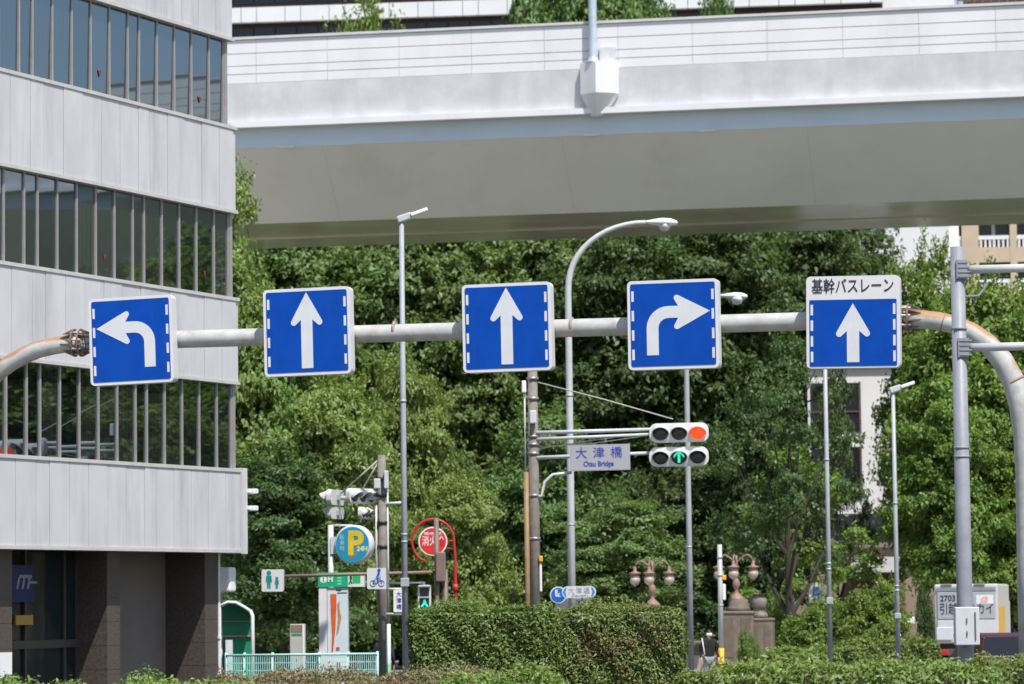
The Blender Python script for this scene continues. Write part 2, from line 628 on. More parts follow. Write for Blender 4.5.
for wi, (yb, yt, xr, o) in enumerate(wins):
    z0, z1 = zE(yb) + 0.02, zE(yt) - 0.02
    s0 = s_of(xr, (yb + yt) / 2, o)
    ss = s0
    for k, wd in enumerate(MODULE[:26]):
        tw = rng.gauss(0, 0.004)
        tv = rng.gauss(-0.016 if wi >= 2 else -0.006, 0.0022)
        cz, cs = (z0 + z1) / 2, ss + wd / 2
        R = Matrix.Translation((cs, o - .03, cz)) @ Matrix.Rotation(tw, 4, 'Z') @ Matrix.Rotation(tv, 4, 'X')
        gl = MB().box(-wd / 2, wd / 2, -0.012, 0.012, -(z1 - z0) / 2, (z1 - z0) / 2, 0, R).build('window', GLASS, office)
        fr = MB().box(ss - .027, ss + .027, o - 0.04, o + 0.015, z0, z1)
        if k == 0:
            fr.box(ss - 0.14, ss - 0.029, o - 0.2, o + 0.03, z0, z1)
        fr.build('mullion', MULL, gl)
        if k in marks.get(wi, ()):
            MB().prism([(-.06, .07), (.06, .07), (0, -.07)], -.004, .004, 0, Matrix.Translation((cs, o - .012, z0 + .42))).build('rescue_marker', MARK, gl)
        ss += wd
# ground floor: columns, recessed wall, glazed entrance
ZB = zE(552) + .02
def colx(x, y=600):
    return s_of(x, y, 0)
c1a, c1b = 0.0, colx(205)
c2a, c2b = colx(120), colx(107)
c3a, c3b = colx(12), colx(12) + .6
for a, b_ in ((c1a, c1b), (c2a, c2b), (c3a, c3b), (c3b + 3.6, c3b + 4.2), (c3b + 7.7, c3b + 8.3)):
    q = MB()
    nz = 7
    for k in range(nz):
        za, zb = ZB * k / nz, ZB * (k + 1) / nz
        q.box(a, b_, -1.25, 0, za + .004, zb - .004)
    q.box(a + .01, b_ - .01, -1.24, -.01, 0, ZB)
    q.build('column', GRANITE, office)
rw = MB().box(c1b, c2a, -1.3, -0.95, 0, ZB).build('recessed_wall', RECESS, office)
MB().box(c2a - .62, c2a - .02, -.94, -.7, ZB - .32, ZB - .02).build('ceiling_box', DARKIN, office)
MB().box(-.07, .0, -.12, .02, 0, ZB).box(-.09, .02, -.14, .04, ZB * .45, ZB * .45 + .05).build('drainpipe', WHITE, office)
# glazed entrance between second and third column
dg_ = MB().box(c2b, c3a, -.75, -.72, .0, ZB).build('entrance_glazing', M('entrance_glass', (0.012, 0.022, 0.024), 0.06, var=.1, spec=.5), office)
ef = MB()
ENTF = M('entrance_frame', (0.09, 0.075, 0.065), 0.4, .3)
for sx in (c2b + .04, c2b + .5, (c2b + c3a) / 2 + .2, c3a - .9, c3a - .04):
    ef.box(sx - .035, sx + .035, -.71, -.66, 0, ZB)
ef.box(c2b, c3a, -.705, -.64, ZB * .42, ZB * .42 + .16)
ef.build('entrance_frame', ENTF, dg_)
bp_ = s_of(34, 590, -.55)
bpb = s_of(12, 590, -.55)
bs = MB().box(bp_, bpb, -.6, -.55, zE(600), zE(566)).build('blue_sign_panel', M('bank_blue', (0.006, 0.020, 0.10), 0.4), office)
lt = MB()
lw = .30
for k in range(3):
    sx = bpb - .22 - k * .19
    lt.prism([(sx, zE(588)), (sx + .07, zE(588)), (sx + .01, zE(578)), (sx - .06, zE(578))], -.549, -.545)
lt.prism([(bpb - .24, zE(578)), (bpb - .26, zE(575)), (bpb - .72, zE(575)), (bpb - .70, zE(578))], -.549, -.545)
lt.prism([(bpb - .62, zE(583)), (bpb - .62, zE(581)), (bpb - .9, zE(581)), (bpb - .9, zE(583))], -.549, -.545)
lt.build('emblem', M('emblem_grey', (0.26, 0.28, 0.30), 0.5), bs)
yb_ = MB().box(s_of(33, 617, -.55), s_of(16, 617, -.55), -.6, -.549, zE(621), zE(612)).build('yellow_band', M('band_yellow', (0.42, 0.27, 0.05), 0.5), office)
MB().box(c3a + .03, c3b - .05, .003, .02, zE(665), zE(645)).box(c3a + .3, c3b - .05, .003, .02, zE(670), zE(665)).build('notice_plate', WHITE, office)
MB().rbox(-.42, -.12, -.15, .22, zE(592), zE(567), .05, 3).build('wall_unit', WHITE, office)
for yy in (491, 508):
    q = MB()
    s0 = s_of(240, yy, .47) - .12
    q.box(s0 - .18, s0 - .1, .5, .56, zE(yy) - .03, zE(yy) + .05)
    q.rbox(s0 - .36, s0 - .17, .40, .66, zE(yy) - .06, zE(yy) + .05, .02)
    q.build('security_camera', WHITE, office)

# ------------------------------------------------------------------ elevated expressway
VA = rad(11.4)
YV = 130.0
V0 = W(512, 25, YV)
viaduct = thing('elevated_expressway', 'white panelled elevated expressway deck spanning the top of the view', 'expressway', (V0.x, V0.y, gz(130)), -VA)
gV = gz(130)
def zV(y):
    return W(512, y, YV).z - gV
XA, XB = -70.0, 260.0
VWHITE = M('viaduct_white_panel', (0.70, 0.70, 0.72), 0.45, var=0.035, scale=0.5, dirt=(0.52, 0.52, 0.53), dirt_amt=0.4, streak=1)
VFASC = M('viaduct_fascia', (0.58, 0.58, 0.61), 0.5, var=0.13, scale=0.9, dirt=(0.45, 0.45, 0.46), dirt_amt=0.6, streak=1)
VSTEEL = M('viaduct_steel', (0.74, 0.735, 0.69), 0.34, var=0.05, scale=0.25, dirt=(0.58, 0.56, 0.50), dirt_amt=0.6)
VFLANGE = M('viaduct_flange_gloss', (0.64, 0.64, 0.56), 0.18, var=0.08, scale=0.3, spec=0.5)
VGAP = M('viaduct_joint', (0.54, 0.54, 0.57), 0.8)
WEBJ = M('web_joint', (0.62, 0.61, 0.56), 0.5)
RIVET = M('joint_shadow', (0.40, 0.40, 0.41), 0.7)
zt, zp, zf0, zl, zbl = zV(25), zV(72), zV(111.5), zV(117.5), zV(137)
q = MB()
rows = [(zt - .10, zV(42)), (zV(42), zV(54)), (zV(54), zV(63)), (zV(63), zp)]
PW = 2.85
for k in range(int((XB - XA) / PW)):
    x0 = XA + k * PW
    for ri, (a, b_) in enumerate(rows):
        gp = .05 if ri in (0, 2) else .008
        q.box(x0 + .006, x0 + PW - .006, 0, .12, b_ + gp * .5, a - gp * .5, 0)
q.box(XA, XB, .05, .4, zp - .05, zt - .08, 1)
q.build('parapet', [VWHITE, VGAP], viaduct)
MB().box(XA, XB, -.07, .45, zt - .10, zt).build('coping', M('viaduct_coping', (0.55, 0.535, 0.53), 0.6, var=.12, scale=1.5), viaduct)
q = MB()
q.add([(XA, -.004, zp - .006), (XB, -.004, zp - .006), (XB, .10, zf0), (XA, .10, zf0), (XA, 1.2, zp - .02), (XB, 1.2, zp - .02), (XB, 1.2, zf0), (XA, 1.2, zf0)],
      [(0, 1, 2, 3), (0, 4, 5, 1), (3, 2, 6, 7), (0, 3, 7, 4), (1, 5, 6, 2), (4, 7, 6, 5)])
q.build('fascia', VFASC, viaduct)
MB().box(XA, XB, -.22, 1.2, zl, zf0 - .005).build('ledge', VWHITE, viaduct)
MB().box(XA, XB, .28, 1.2, zbl, zl - .003).build('edge_girder', M('viaduct_edge_steel', (0.55, 0.63, 0.70), 0.5, var=.05, scale=.4), viaduct)
ZF = zV(216) + .25
Ya = 3.0
d3 = (YV + Ya) / YV
ZF = 1.7 + (W(512, 215, YV).z - 1.7) * d3 - gV
q = MB()
q.add([(XA, .30, zbl), (XB, .30, zbl), (XB, Ya, ZF), (XA, Ya, ZF), (XA, Ya, zt - 1.2), (XB, Ya, zt - 1.2), (XA, .30, zt - 1.2), (XB, .30, zt - 1.2)],
      [(0, 1, 2, 3), (3, 2, 5, 4), (0, 6, 7, 1), (6, 4, 5, 7)])
wj = MB()
dw = Vector((0, Ya - .30, ZF - zbl)).normalized()
nw = Vector((0, -dw.z, dw.y)) if dw.z < 0 else Vector((0, dw.z, -dw.y))
nw = Vector((0, dw.z, -dw.y))
q.build('near_web', VSTEEL, viaduct)
for k in range(20):
    xx = XA + 6 + k * 9.4
    a_, b_ = Vector((xx, .30, zbl)), Vector((xx, Ya, ZF))
    P8 = []
    for e in (a_ + dw * .02, b_ - dw * .02):
        for sx in (-.012, .012):
            P8 += [e + Vector((sx, 0, 0)) + nw * .005, e + Vector((sx, 0, 0)) - nw * .003]
    MB().add(P8, [(0, 2, 6, 4), (1, 5, 7, 3), (0, 4, 5, 1), (2, 3, 7, 6), (0, 1, 3, 2), (4, 6, 7, 5)]).build('web_joint', WEBJ, viaduct)
Yb = 12.2
q = MB().box(XA, XB, Ya + .003, Yb, ZF, ZF + .12)
q.box(XA, XB, Ya + 5.2, Ya + 5.5, ZF - .06, ZF - .002)
q.build('bottom_flange', VFLANGE, viaduct)
q = MB()
q.add([(XA, Yb, ZF), (XB, Yb, ZF), (XB, Yb + 2.7, zbl), (XA, Yb + 2.7, zbl), (XA, Yb + 2.7, zt - .9), (XB, Yb + 2.7, zt - .9)], [(0, 1, 2, 3), (3, 2, 5, 4)])
q.box(XA, XB, .4, Yb + 2.7, zp - .9, zp - .6)
q.box(XA, XB, Yb + 2.4, Yb + 2.8, zp - .6, zt)
q.build('deck', VSTEEL, viaduct)
q = MB()
for xx in (-34, 46, 110):
    q.box(xx - 1.3, xx + 1.3, 5.5, 9.7, 0, ZF - .07)
    q.build('pier', M('pier_concrete', (0.36, 0.35, 0.33), 0.85, var=.12, scale=.8), viaduct)
    q = MB()
for xx in (-9.0, 3.0, 7.4):
    MB().box(xx - .3, xx + .3, .16, .27, zbl - .05, zbl + .01).build('clip_plate', VWHITE, viaduct)

# lamp standard carried on a hexagonal bracket on the parapet
nV = Vector((-math.sin(VA), -math.cos(VA), 0))
pb = onplane(600, 64, V0, nV)
vl = thing('expressway_lamp', 'pale steel lamp pole on a white tapering bracket fixed to the expressway parapet', 'street lamp', pb, -VA)
hexo = [(-.72, 0), (-.72, -.28), (-.05, -.72), (.62, -.30), (.72, 0)]
def hexring(k, z, cx=0):
    return [(x * k + cx, y * k, z) for x, y in hexo]
q = MB()
zs = [(1.0, 0.0), (1.0, -1.18), (.36, -1.98), (.3, -2.02)]
rings = [hexring(k, z, 0 if k == 1 else -.1) for k, z in zs]
nn = len(hexo)
vv = [p for r_ in rings for p in r_]
ff = [tuple(range(nn)), tuple(range(3 * nn, 4 * nn))]
for i in range(3):
    for k in range(nn):
        k2 = (k + 1) % nn
        ff.append((i * nn + k, i * nn + k2, (i + 1) * nn + k2, (i + 1) * nn + k))
q.add(vv, ff)
q.build('bracket_box', VWHITE, vl)
MB().lathe([(.30, .0), (.30, .04), (.2, .09), (.165, .25), (.15, 2.5), (.12, 9)], 14, 0, (-.2, -.34, 0)).build('pole', M('lamp_pole_bluegrey', (0.45, 0.52, 0.58), 0.4, .2), vl)
MB().box(.0, .62, -.12, -.02, .02, .62).build('service_box', M('service_box_grey', (0.60, 0.60, 0.61), 0.5), vl)
MB().tube([(-.2, -.34, 8.9), (-.2, 1.2, 9.3), (-.2, 2.2, 9.35)], [.07, .05, .05], 10).rbox(-.38, -.02, 2.1, 3.0, 9.28, 9.44, .05).build('lamp_head', PALEPOLE, vl)

# ------------------------------------------------------------------ far buildings
CREAMW = M('far_white_wall', (0.72, 0.73, 0.74), 0.6, var=.05, scale=.4)
DARKGL = M('far_dark_glass', (0.018, 0.020, 0.026), 0.12, var=.3, scale=.5)
BROWNB = M('far_brown_band', (0.085, 0.050, 0.042), 0.6, var=.2, scale=.6)
# terraced office behind the expressway
YO = 205.0
AO = rad(7)
O0 = W(232, 12, YO)
ofar = thing('banded_office', 'white and brown banded office block rising behind the expressway parapet', 'building', (O0.x, O0.y, gz(200)), -AO)
def zO(y): return W(232, y, YO).z - gz(200)
WO = (858 - 200) * px(YO) / math.cos(AO) * .985
MB().box(-12, WO, .8, 16, 0, zO(-60)).build('wall', BROWNB, ofar)
fl = zO(3) - zO(40)
for k in range(-3, 6):
    b = MB()
    zz = zO(8) - k * fl
    if zz < 3: break
    xx = -12.0
    i = 0
    while xx < WO:
        wd = (1.75 if i % 2 == 0 else .95)
        b.box(xx + .02, min(WO, xx + wd - .02), 0, .5, zz - fl * .40, zz + fl * .0)
        xx += wd
        i += 1
    b.box(-12, WO, .1, .85, zz - fl * .38, zz - .03, 1)
    sp = b.build('spandrel', [CREAMW, BROWNB], ofar)
    g_ = MB()
    xx = -12.0
    while xx < WO:
        g_.box(xx + .04, min(WO, xx + 1.28), .66, .78, zz - fl * .86, zz - fl * .52)
        xx += 1.32
    g_.build('window', DARKGL, ofar)
# white tower next to it
P0 = W(858, 8, 203)
wt = thing('white_stair_block', 'plain white stair block at the end of the banded office', 'building', (P0.x, P0.y, gz(200)), -AO)
b = MB().box(0.05, 96 * px(203), -.6, 9, 0, W(858, -8, 203).z - gz(200))
b.build('wall', M('stair_block_white', (0.74, 0.75, 0.77), .6, var=.04, scale=.4), wt)
q = MB()
for k in range(3):
    q.box(1.0, 96 * px(203) - 1.2, -.63, -.605, W(858, -8, 203).z - gz(200) - 4.6 - k * 4, W(858, -8, 203).z - gz(200) - 4.55 - k * 4)
q.build('panel_joint', VGAP, wt)
# scaffold-like plant room far right top
P1 = W(957, 6, 310)
pr = thing('brown_steel_frame_building', 'brown steel framed building top just above the right of the parapet', 'building', (P1.x, P1.y, gz(200)), -AO)
hz = W(957, -12, 310).z - gz(200)
MB().box(.6, 14, 1, 9, 0, hz - .8).build('wall', BROWNB, pr)
q = MB()
for k in range(18):
    q.box(k * .75, k * .75 + .12, 0, .12, hz - 6, hz)
q.box(0, 13, .13, .25, hz - 1.2, hz - 1.0)
q.box(0, 13, .13, .25, hz - 2.4, hz - 2.2)
q.build('steel_frame', M('frame_brown', (0.16, 0.12, 0.10), .6), pr)
# white block seen through the trees on the right
YW = 196.0
P2 = W(822, 600, YW)
wb = thing('white_apartment_block', 'white rendered block with dark window bays half hidden by the right trees', 'building', (P2.x, P2.y, gz(200)), rad(-4))
H2 = W(900, 150, YW).z - gz(200)
LW = 134 * px(YW)
MB().box(0, LW, 0, 10, 0, H2).build('wall', M('white_render', (0.70, 0.69, 0.70), .7, var=.06, scale=.5), wb)
for (ya, yb) in ((232, 300), (320, 368)):
    za, zb = W(822, yb, YW).z - gz(200), W(822, ya, YW).z - gz(200)
    gl = MB().box(.3, 41 * px(YW), -.05, .2, za, zb).build('window', DARKGL, wb)
    MB().box(41 * px(YW), 41 * px(YW) + .1, -.08, .0, za - .1, zb + .1).box(.3, 41 * px(YW), -.12, -.06, za + 1.0, za + 1.08).build('frame', M('frame_red_brown', (0.12, 0.07, 0.07), .6), gl)
# beige flats
YB = 240.0
P3 = W(955, 300, YB)
bf = thing('beige_apartment_block', 'beige concrete flats with recessed balconies seen below the expressway on the right', 'building', (P3.x, P3.y, gz(200)), rad(-5))
BEIGE = M('beige_concrete', (0.52, 0.42, 0.31), .8, var=.08, scale=.6)
pm = px(YB)
def zb_(y): return W(960, y, YB).z - gz(200)
flo = 44 * pm
base = zb_(241)
WB = 30.0
bays = [(4 * pm, 9 * pm)]
xx = 25 * pm
bays = [(-2 * pm, 8 * pm), (25 * pm, 56 * pm), (63 * pm, 94 * pm), (101 * pm, 132 * pm), (139 * pm, 170 * pm)]
q = MB().box(-2.5 * pm, WB, 1.3, 12, 0, base + 5 * flo)
lev = [base + (k - 8) * flo for k in range(13) if base + (k - 8) * flo > 0]
edges = [-2.5 * pm] + [e for bb in bays for e in bb] + [WB]
for i in range(0, len(edges) - 1, 2):
    if edges[i + 1] - edges[i] > .02:
        q.box(edges[i], edges[i + 1], 0, 1.29, 0, base + 5 * flo)
for z in lev:
    for (a, b_) in bays:
        q.box(a, b_, 0.02, 1.28, z - 22 * pm, z - 7 * pm)
q.build('wall', BEIGE, bf)
for z in lev[-8:]:
    for (a, b_) in bays:
        gl = MB().box(a, b_, 1.2, 1.27, z - 6 * pm, z + 22 * pm).build('window', DARKGL, bf)
        mid = (a + b_) / 2
        MB().box(mid - .12, mid + .12, 1.1, 1.19, z - 6 * pm, z + 21 * pm).build('frame', WHITE, gl)
        r_ = MB().box(a, b_, .1, .2, z + 1 * pm, z + 5 * pm)
        n = 7
        for k in range(n):
            xx = a + (b_ - a) * (k + .5) / n
            r_.box(xx - .07, xx + .07, .12, .18, z - 7 * pm, z + 1 * pm)
        r_.build('balcony_rail', CREAMW, bf)

YW2 = 157.0
P5 = W(812, 640, YW2)
wh2 = thing('white_house', 'white house with dark window bays glimpsed behind open branches below the lettered sign', 'house', (P5.x, P5.y, gz(157)), rad(-3))
k5 = px(YW2)
def z5(y): return W(850, y, YW2).z - gz(157)
MB().box(0, 84 * k5, 0, 5.5, 0, z5(366)).build('wall', M('white_render', (0.70, 0.69, 0.70), .7, var=.06, scale=.5), wh2)
MB().box(-.2, 84 * k5 + .2, -.25, 5.7, z5(366) + .004, z5(366) + .3).build('roof', M('flat_roof_grey', (0.4, 0.4, 0.41), .8), wh2)
for (ya, yb) in ((383, 432), (447, 500)):
    gl = MB().box(3 * k5, 51 * k5, -.05, .2, z5(yb), z5(ya)).build('window', DARKGL, wh2)
    MB().box(51 * k5, 51 * k5 + .09, -.09, -.0, z5(yb) - .05, z5(ya) + .05).box(3 * k5, 50.9 * k5, -.1, -.055, z5(yb) + .9, z5(yb) + .97).build('frame', M('frame_red_brown', (0.12, 0.07, 0.07), .6), gl)

# low tan house under the right trees
YH = 134.0
P4 = W(758, 640, YH)
hs_ = thing('low_tan_house', 'low tan house with white canopy and white gridded window under the trees', 'house', (P4.x, P4.y, gz(134)), rad(-3))
hp = px(YH)
def zh(y): return W(830, y, YH).z - gz(134)
TAN = M('house_tan_wall', (0.30, 0.24, 0.185), .85, var=.12, scale=.8)
MB().box(0, 190 * hp, .5, 7, 0, zh(548)).build('wall', TAN, hs_)
q = MB().add([(-.4, .0, zh(548)), (190 * hp + .4, .0, zh(548)), (190 * hp + .4, 7.4, zh(548)), (-.4, 7.4, zh(548)), (1.5, 3.5, zh(512)), (190 * hp - 1.5, 3.5, zh(512))],
             [(0, 1, 5, 4), (1, 2, 5), (2, 3, 4, 5), (3, 0, 4), (0, 3, 2, 1)])
q.build('roof', M('roof_grey', (0.13, 0.115, 0.10), .7, var=.15, scale=3), hs_)
gl = MB().box(10 * hp, 38 * hp, .42, .48, zh(580), zh(556)).build('window', M('house_glass', (0.10, 0.13, 0.18), .2), hs_)
q = MB()
for k in range(5):
    x_ = (10 + 7 * k) * hp
    q.box(x_ - .035, x_ + .035, .36, .415, zh(580), zh(556))
for k in range(4):
    z_ = zh(580 - 8 * k)
    q.box(10 * hp, 38 * hp, .355, .41, z_ - .03, z_ + .03)
q.build('frame', WHITE, gl)
MB().box(92 * hp, 140 * hp, -1.4, .45, zh(574), zh(563)).box(92 * hp, 140 * hp, -1.5, -1.41, zh(573), zh(558)).build('canopy', M('canopy_white', (0.62, 0.62, 0.62), .6, var=.1), hs_)
for k in (96, 112, 128, 138):
    MB().box(k * hp, k * hp + .28, -1.2, -.9, 0, zh(574.5)).build('post', M('house_post_brown', (0.19, 0.14, 0.10), .8), hs_)
MB().box(100 * hp, 110 * hp, .42, .49, 0, zh(585)).box(117 * hp, 126 * hp, .42, .49, 0, zh(585)).build('door', M('house_door', (0.07, 0.055, 0.045), .6), hs_)

# ------------------------------------------------------------------ sign gantry over the lanes
GA = rad(13)
YG = 53.0
G0 = W(512, 330, YG)
nG = Vector((-math.sin(GA), -math.cos(GA), 0))
tG = Vector((math.cos(GA), -math.sin(GA), 0))
gantry = thing('sign_gantry', 'long grey tubular sign gantry with rusty curved ends spanning all lanes', 'sign gantry', (G0.x, G0.y, gz(YG)), -GA)
def GL(x, y, off=0.0):
    p = onplane(x, y, G0 - nG * off, nG)
    return Vector(((p - G0).dot(tG), off, p.z - gz(YG)))
rb = 9.0 * px(YG)
A, B_ = GL(88, 342.0), GL(900, 318.5)
q = MB().tube([A.lerp(B_, k / 24) for k in range(25)], rb, 20)
bjoint = [GL(395, 330), GL(572, 326.5), GL(706, 324)]
q.build('beam', BEAM, gantry)
for p in bjoint:
    MB().tube([p - Vector((.02, 0, 0)), p + Vector((.02, 0, 0))], rb + .006, 20).build('beam_joint', M('joint_grime', (0.30, 0.26, 0.22), .7, var=.2), gantry)
left = [(82, 343), (70, 343.5), (56, 345.5), (40, 349), (26, 354.5), (12, 362), (-2, 372), (-16, 386), (-28, 404), (-37, 428), (-42, 460), (-44, 520), (-44, 600)]
right_ = [(906, 319.5), (922, 319.5), (938, 321), (955, 325), (972, 332.5), (988, 344), (1002, 360), (1013, 380), (1020.5, 405), (1025, 435), (1027, 470), (1028.5, 560)]
pts = [GL(*p) for p in left]
pts.append(Vector((pts[-1].x, 0, 0.0)))
lj = MB().tube(pts, [rb] * 8 + [rb * 1.08] * (len(pts) - 8), 20).build('left_arm', RUSTY, gantry)
pts = [GL(*p) for p in right_]
pts.append(Vector((pts[-1].x, 0, 0.0)))
rr_ = [rb] * 4 + [rb * 1.06, rb * 1.12, rb * 1.18, rb * 1.22] + [rb * 1.25] * (len(pts) - 8)
MB().tube(pts, rr_, 20).build('right_arm', RUSTY, gantry)
q = MB()
for x_, y_ in ((943, 322), (1013.5, 381)):
    i = 0
    p = GL(x_, y_)
    p2 = GL(x_ + 1.2, y_ + (.35 if x_ < 1000 else 2.0))
    q.tube([p, p2], rb * (1.03 if x_ < 1000 else 1.24), 20)
q.build('weld_band', M('weld_rust', (0.30, 0.19, 0.12), .7), gantry)
FLR = M('rusty_flange', (0.17, 0.12, 0.10), .75, var=.35, scale=9)
for (xa, ya), sgn in (((78, 342.8), -1), ((905, 318.6), 1)):
    c = GL(xa, ya)
    q = MB()
    R2 = rb * 1.62
    for dx in (-.055, .055):
        q.lathe([(R2, -.012), (R2, .012)], 20, 0, (c.x + dx, 0, c.z), False, 'X')
    for k in range(8):
        a = math.pi * 2 * k / 8 + .2
        u = Vector((0, math.cos(a), math.sin(a)))
        t_ = Vector((0, -math.sin(a), math.cos(a))) * .008
        for sg in (-1, 1):
            x1, x2 = c.x + sg * .07, c.x + sg * .26
            P = [Vector((x1, 0, c.z)) + u * rb, Vector((x1, 0, c.z)) + u * R2, Vector((x2, 0, c.z)) + u * rb]
            q.add([p + t_ for p in P] + [p - t_ for p in P], [(0, 1, 2), (5, 4, 3), (0, 3, 4, 1), (1, 4, 5, 2), (2, 5, 3, 0)])
    fo = q.build('flange', FLR, gantry)
    for k in range(8):
        q = MB()
        a = math.pi * 2 * (k + .5) / 8 + .2
        q.tube([(c.x - .1, math.cos(a) * rb * 1.35, c.z + math.sin(a) * rb * 1.35), (c.x + .1, math.cos(a) * rb * 1.35, c.z + math.sin(a) * rb * 1.35)], .018, 6)
        q.build('bolt', M('bolt_pale', (0.5, 0.48, 0.45), .5), fo)

def rrect(w_, h_, r, n=5, cx=0, cz=0):
    o = []
    for (sx, sz, a0) in ((1, 1, 0), (-1, 1, 90), (-1, -1, 180), (1, -1, 270)):
        for k in range(n + 1):
            a = rad(a0 + 90 * k / n)
            o.append((cx + sx * (w_ / 2 - r) + r * math.cos(a), cz + sz * (h_ / 2 - r) + r * math.sin(a)))
    return o

def arc(cx, cz, r, a0, a1, n=8):
    return [(cx + r * math.cos(rad(a0 + (a1 - a0) * k / n)), cz + r * math.sin(rad(a0 + (a1 - a0) * k / n))) for k in range(n + 1)]

def arrow_up(hh=.845, head=.345, sh_=.066):
    t_ = hh / 2
    c = t_ - head + .01
    return [(0, t_), (.170, c + .03)] + arc(.148, c, .034, 30, -120, 5) + [(sh_, c + .03), (sh_, -t_), (-sh_, -t_), (-sh_, c + .03)] + arc(-.148, c, .034, 300, 150, 5) + [(-.170, c + .03)]

def arrow_right():
    # shaft climbs from the bottom, bends to the right, head to the right
    ri, ro = .10, .245
    o = [(-.30, -.33)] + [(-.30, -.05)] + arc(-.30 + ro, .055 - .10 + .005, ro, 180, 90, 8)
    o = [(-.29, -.33)] + arc(-.05, -.04, .240, 180, 90, 8)
    o += [(.06, .200)]
    o += arc(.045, .288, .032, 215, 60, 5)
    o += [(.41, .135)]
    o += arc(.045, -.023, .032, 300, 140, 5)
    o += [(.06, .07)]
    o += arc(-.05, -.04, .11, 90, 180, 6)
    o += [(-.16, -.33)]
    return o

RAISED = M('sign_film_white', (0.60, 0.615, 0.64), .45, var=.06, scale=3, dirt=(0.5, 0.49, 0.47), dirt_amt=.3, streak=1)
def lane_sign(cx, cy, wpx, hpx, kind, roll, label, top=None):
    p = GL(cx, cy)
    k = (p.x * tG.x * 0 + 1)
    Yc = G0.y + p.x * tG.y
    sw, sh = wpx * px(Yc) / math.cos(GA), hpx * px(Yc)
    D = .22
    wp = Vector((G0.x, G0.y, 0)) + tG * p.x + nG * (rb + D + .03)
    # move sideways so that the face stays centred on the measured place
    wp = onplane(cx, cy, Vector((wp.x, wp.y, p.z)), nG)
    r = thing('lane_sign', label, 'lane sign', wp, -GA, 'blue lane signs on the gantry', roll)
    MB().prism(rrect(sw, sh, .07), .0, D).build('sign_case', SIGNWHITE, r)
    ez = -sh / 2 + .055
    th = sh if top is None else sh - top
    bz = -sh / 2 + th / 2
    bw = sw - .095
    bh = th - .095 if top is None else th - .075
    if top is not None: bz += -.01
    f = MB().prism(rrect(bw, bh, .03 if top is None else .015, 4, 0, bz), -.006, -.001).build('face_panel', SIGNBLUE, r)
    u = sw
    if kind == 'up':
        pl = [(a * u, b * u + bz + (.02 if top is None else 0)) for a, b in (arrow_up() if top is None else arrow_up(.63, .335, .066))]
    else:
        s_ = 1 if kind == 'right' else -1
        pl = [(s_ * a * u, b * u + bz + (0.0 if kind == 'right' else .02)) for a, b in arrow_right()]
    MB().prism(pl, -.011, -.0065).build('arrow', RAISED, r)
    for sx in (-1, 1):
        for k in range(4):
            zz = bz + bh / 2 - bh * (.15 + .235 * k)
            MB().box(sx * (bw / 2 - .036) - .019, sx * (bw / 2 - .036) + .019, -.010, -.0065, zz - .08, zz + .08).build('edge_dash', RAISED, r)
    if top is not None:
        text('lettering', '基幹バスレーン', top * .78, TXTBLACK, r, 0.0, -.004, sh / 2 - top * .5 - .012, width=sw * .875, bold=.001)
    q = MB()
    for zz in (-sh * .25, sh * .25):
        q.box(-.3, .3, D + .001, D + .03, zz - .05, zz + .05)
    q.build('mounting_rail', GALV, r)
    return r

lane_sign(131, 340.2, 85, 87, 'left', -.028, 'leftmost blue lane sign with a white left turn arrow, overlapping the office building')
lane_sign(307, 331.5, 87.5, 87, 'up', -.016, 'blue lane sign with an upright white arrow, second from left on the gantry')
lane_sign(506.8, 327.2, 88.5, 88, 'up', -.010, 'blue straight ahead lane sign at the middle of the gantry, third from left')
lane_sign(673, 324.3, 89.5, 89, 'right', -.004, 'blue lane sign with a white arrow bending right, above the traffic signal')
lane_sign(853, 321.8, 91, 92, 'up', .012, 'blue lane sign with a white strip of black Japanese lettering above its straight arrow', top=.31)

# ------------------------------------------------------------------ poles and lamps
def put(x, y, Y):
    p = W(x, y, Y)
    return Vector((p.x, p.y, gz(Y)))

# thick grey mast at the right with two arms and a control box
YM = 47.0
b0 = put(961.5, 450, YM)
mast = thing('signal_mast', 'thick grey steel mast with two side arms and a grey box, before the gantry curve', 'mast', b0)
def zM(y): return W(960, y, YM).z - b0.z
r0 = 7.6 * px(YM)
MB().tube([(0, 0, 0), (0, 0, zM(600)), (0, 0, zM(247))], [r0 * 1.08, r0 * 1.05, r0 * .92], 20).build('pole', MASTGREY, mast)
for y_ in (330, 449, 458):
    MB().tube([(0, 0, zM(y_)), (0, 0, zM(y_) + .035)], r0 * 1.06, 20).build('collar', M('mast_collar', (0.24, 0.25, 0.28), .5), mast)
for y_, ye in ((270, 268), (348, 345.5)):
    z0_ = zM(y_)
    ar = MB().tube([(r0 * .8, -.02, z0_), (1.0, -.1, z0_ + .01), (3.2, -.2, z0_ + .12)], [4.4 * px(YM), 4.2 * px(YM), .05], 14).build('side_arm', PALEPOLE, mast)
    q = MB()
    q.box(-r0 * .3, r0 * 1.15, -r0 * 1.12, -r0 * .3, z0_ - .13, z0_ + .13)
    for k in range(4):
        q.box(-r0 * .1, r0 * 1.5, -r0 * 1.22, -r0 * 1.0, z0_ - .11 + k * .065, z0_ - .09 + k * .065)
    q.build('arm_clamp', MASTGREY, ar)
MB().tube([(r0 * .9, 0, zM(297)), (.28, 0, zM(296)), (.36, 0, zM(289)), (.40, 0, zM(272))], .018, 8).build('cable_loop', M('cable_grey', (0.25, 0.26, 0.27), .6), mast)
bx = MB().rbox(-10 * px(YM) - .04, 11 * px(YM), -r0 - .24, -r0 - .02, zM(645), zM(607), .012).build('control_box', GREYBOX, mast)
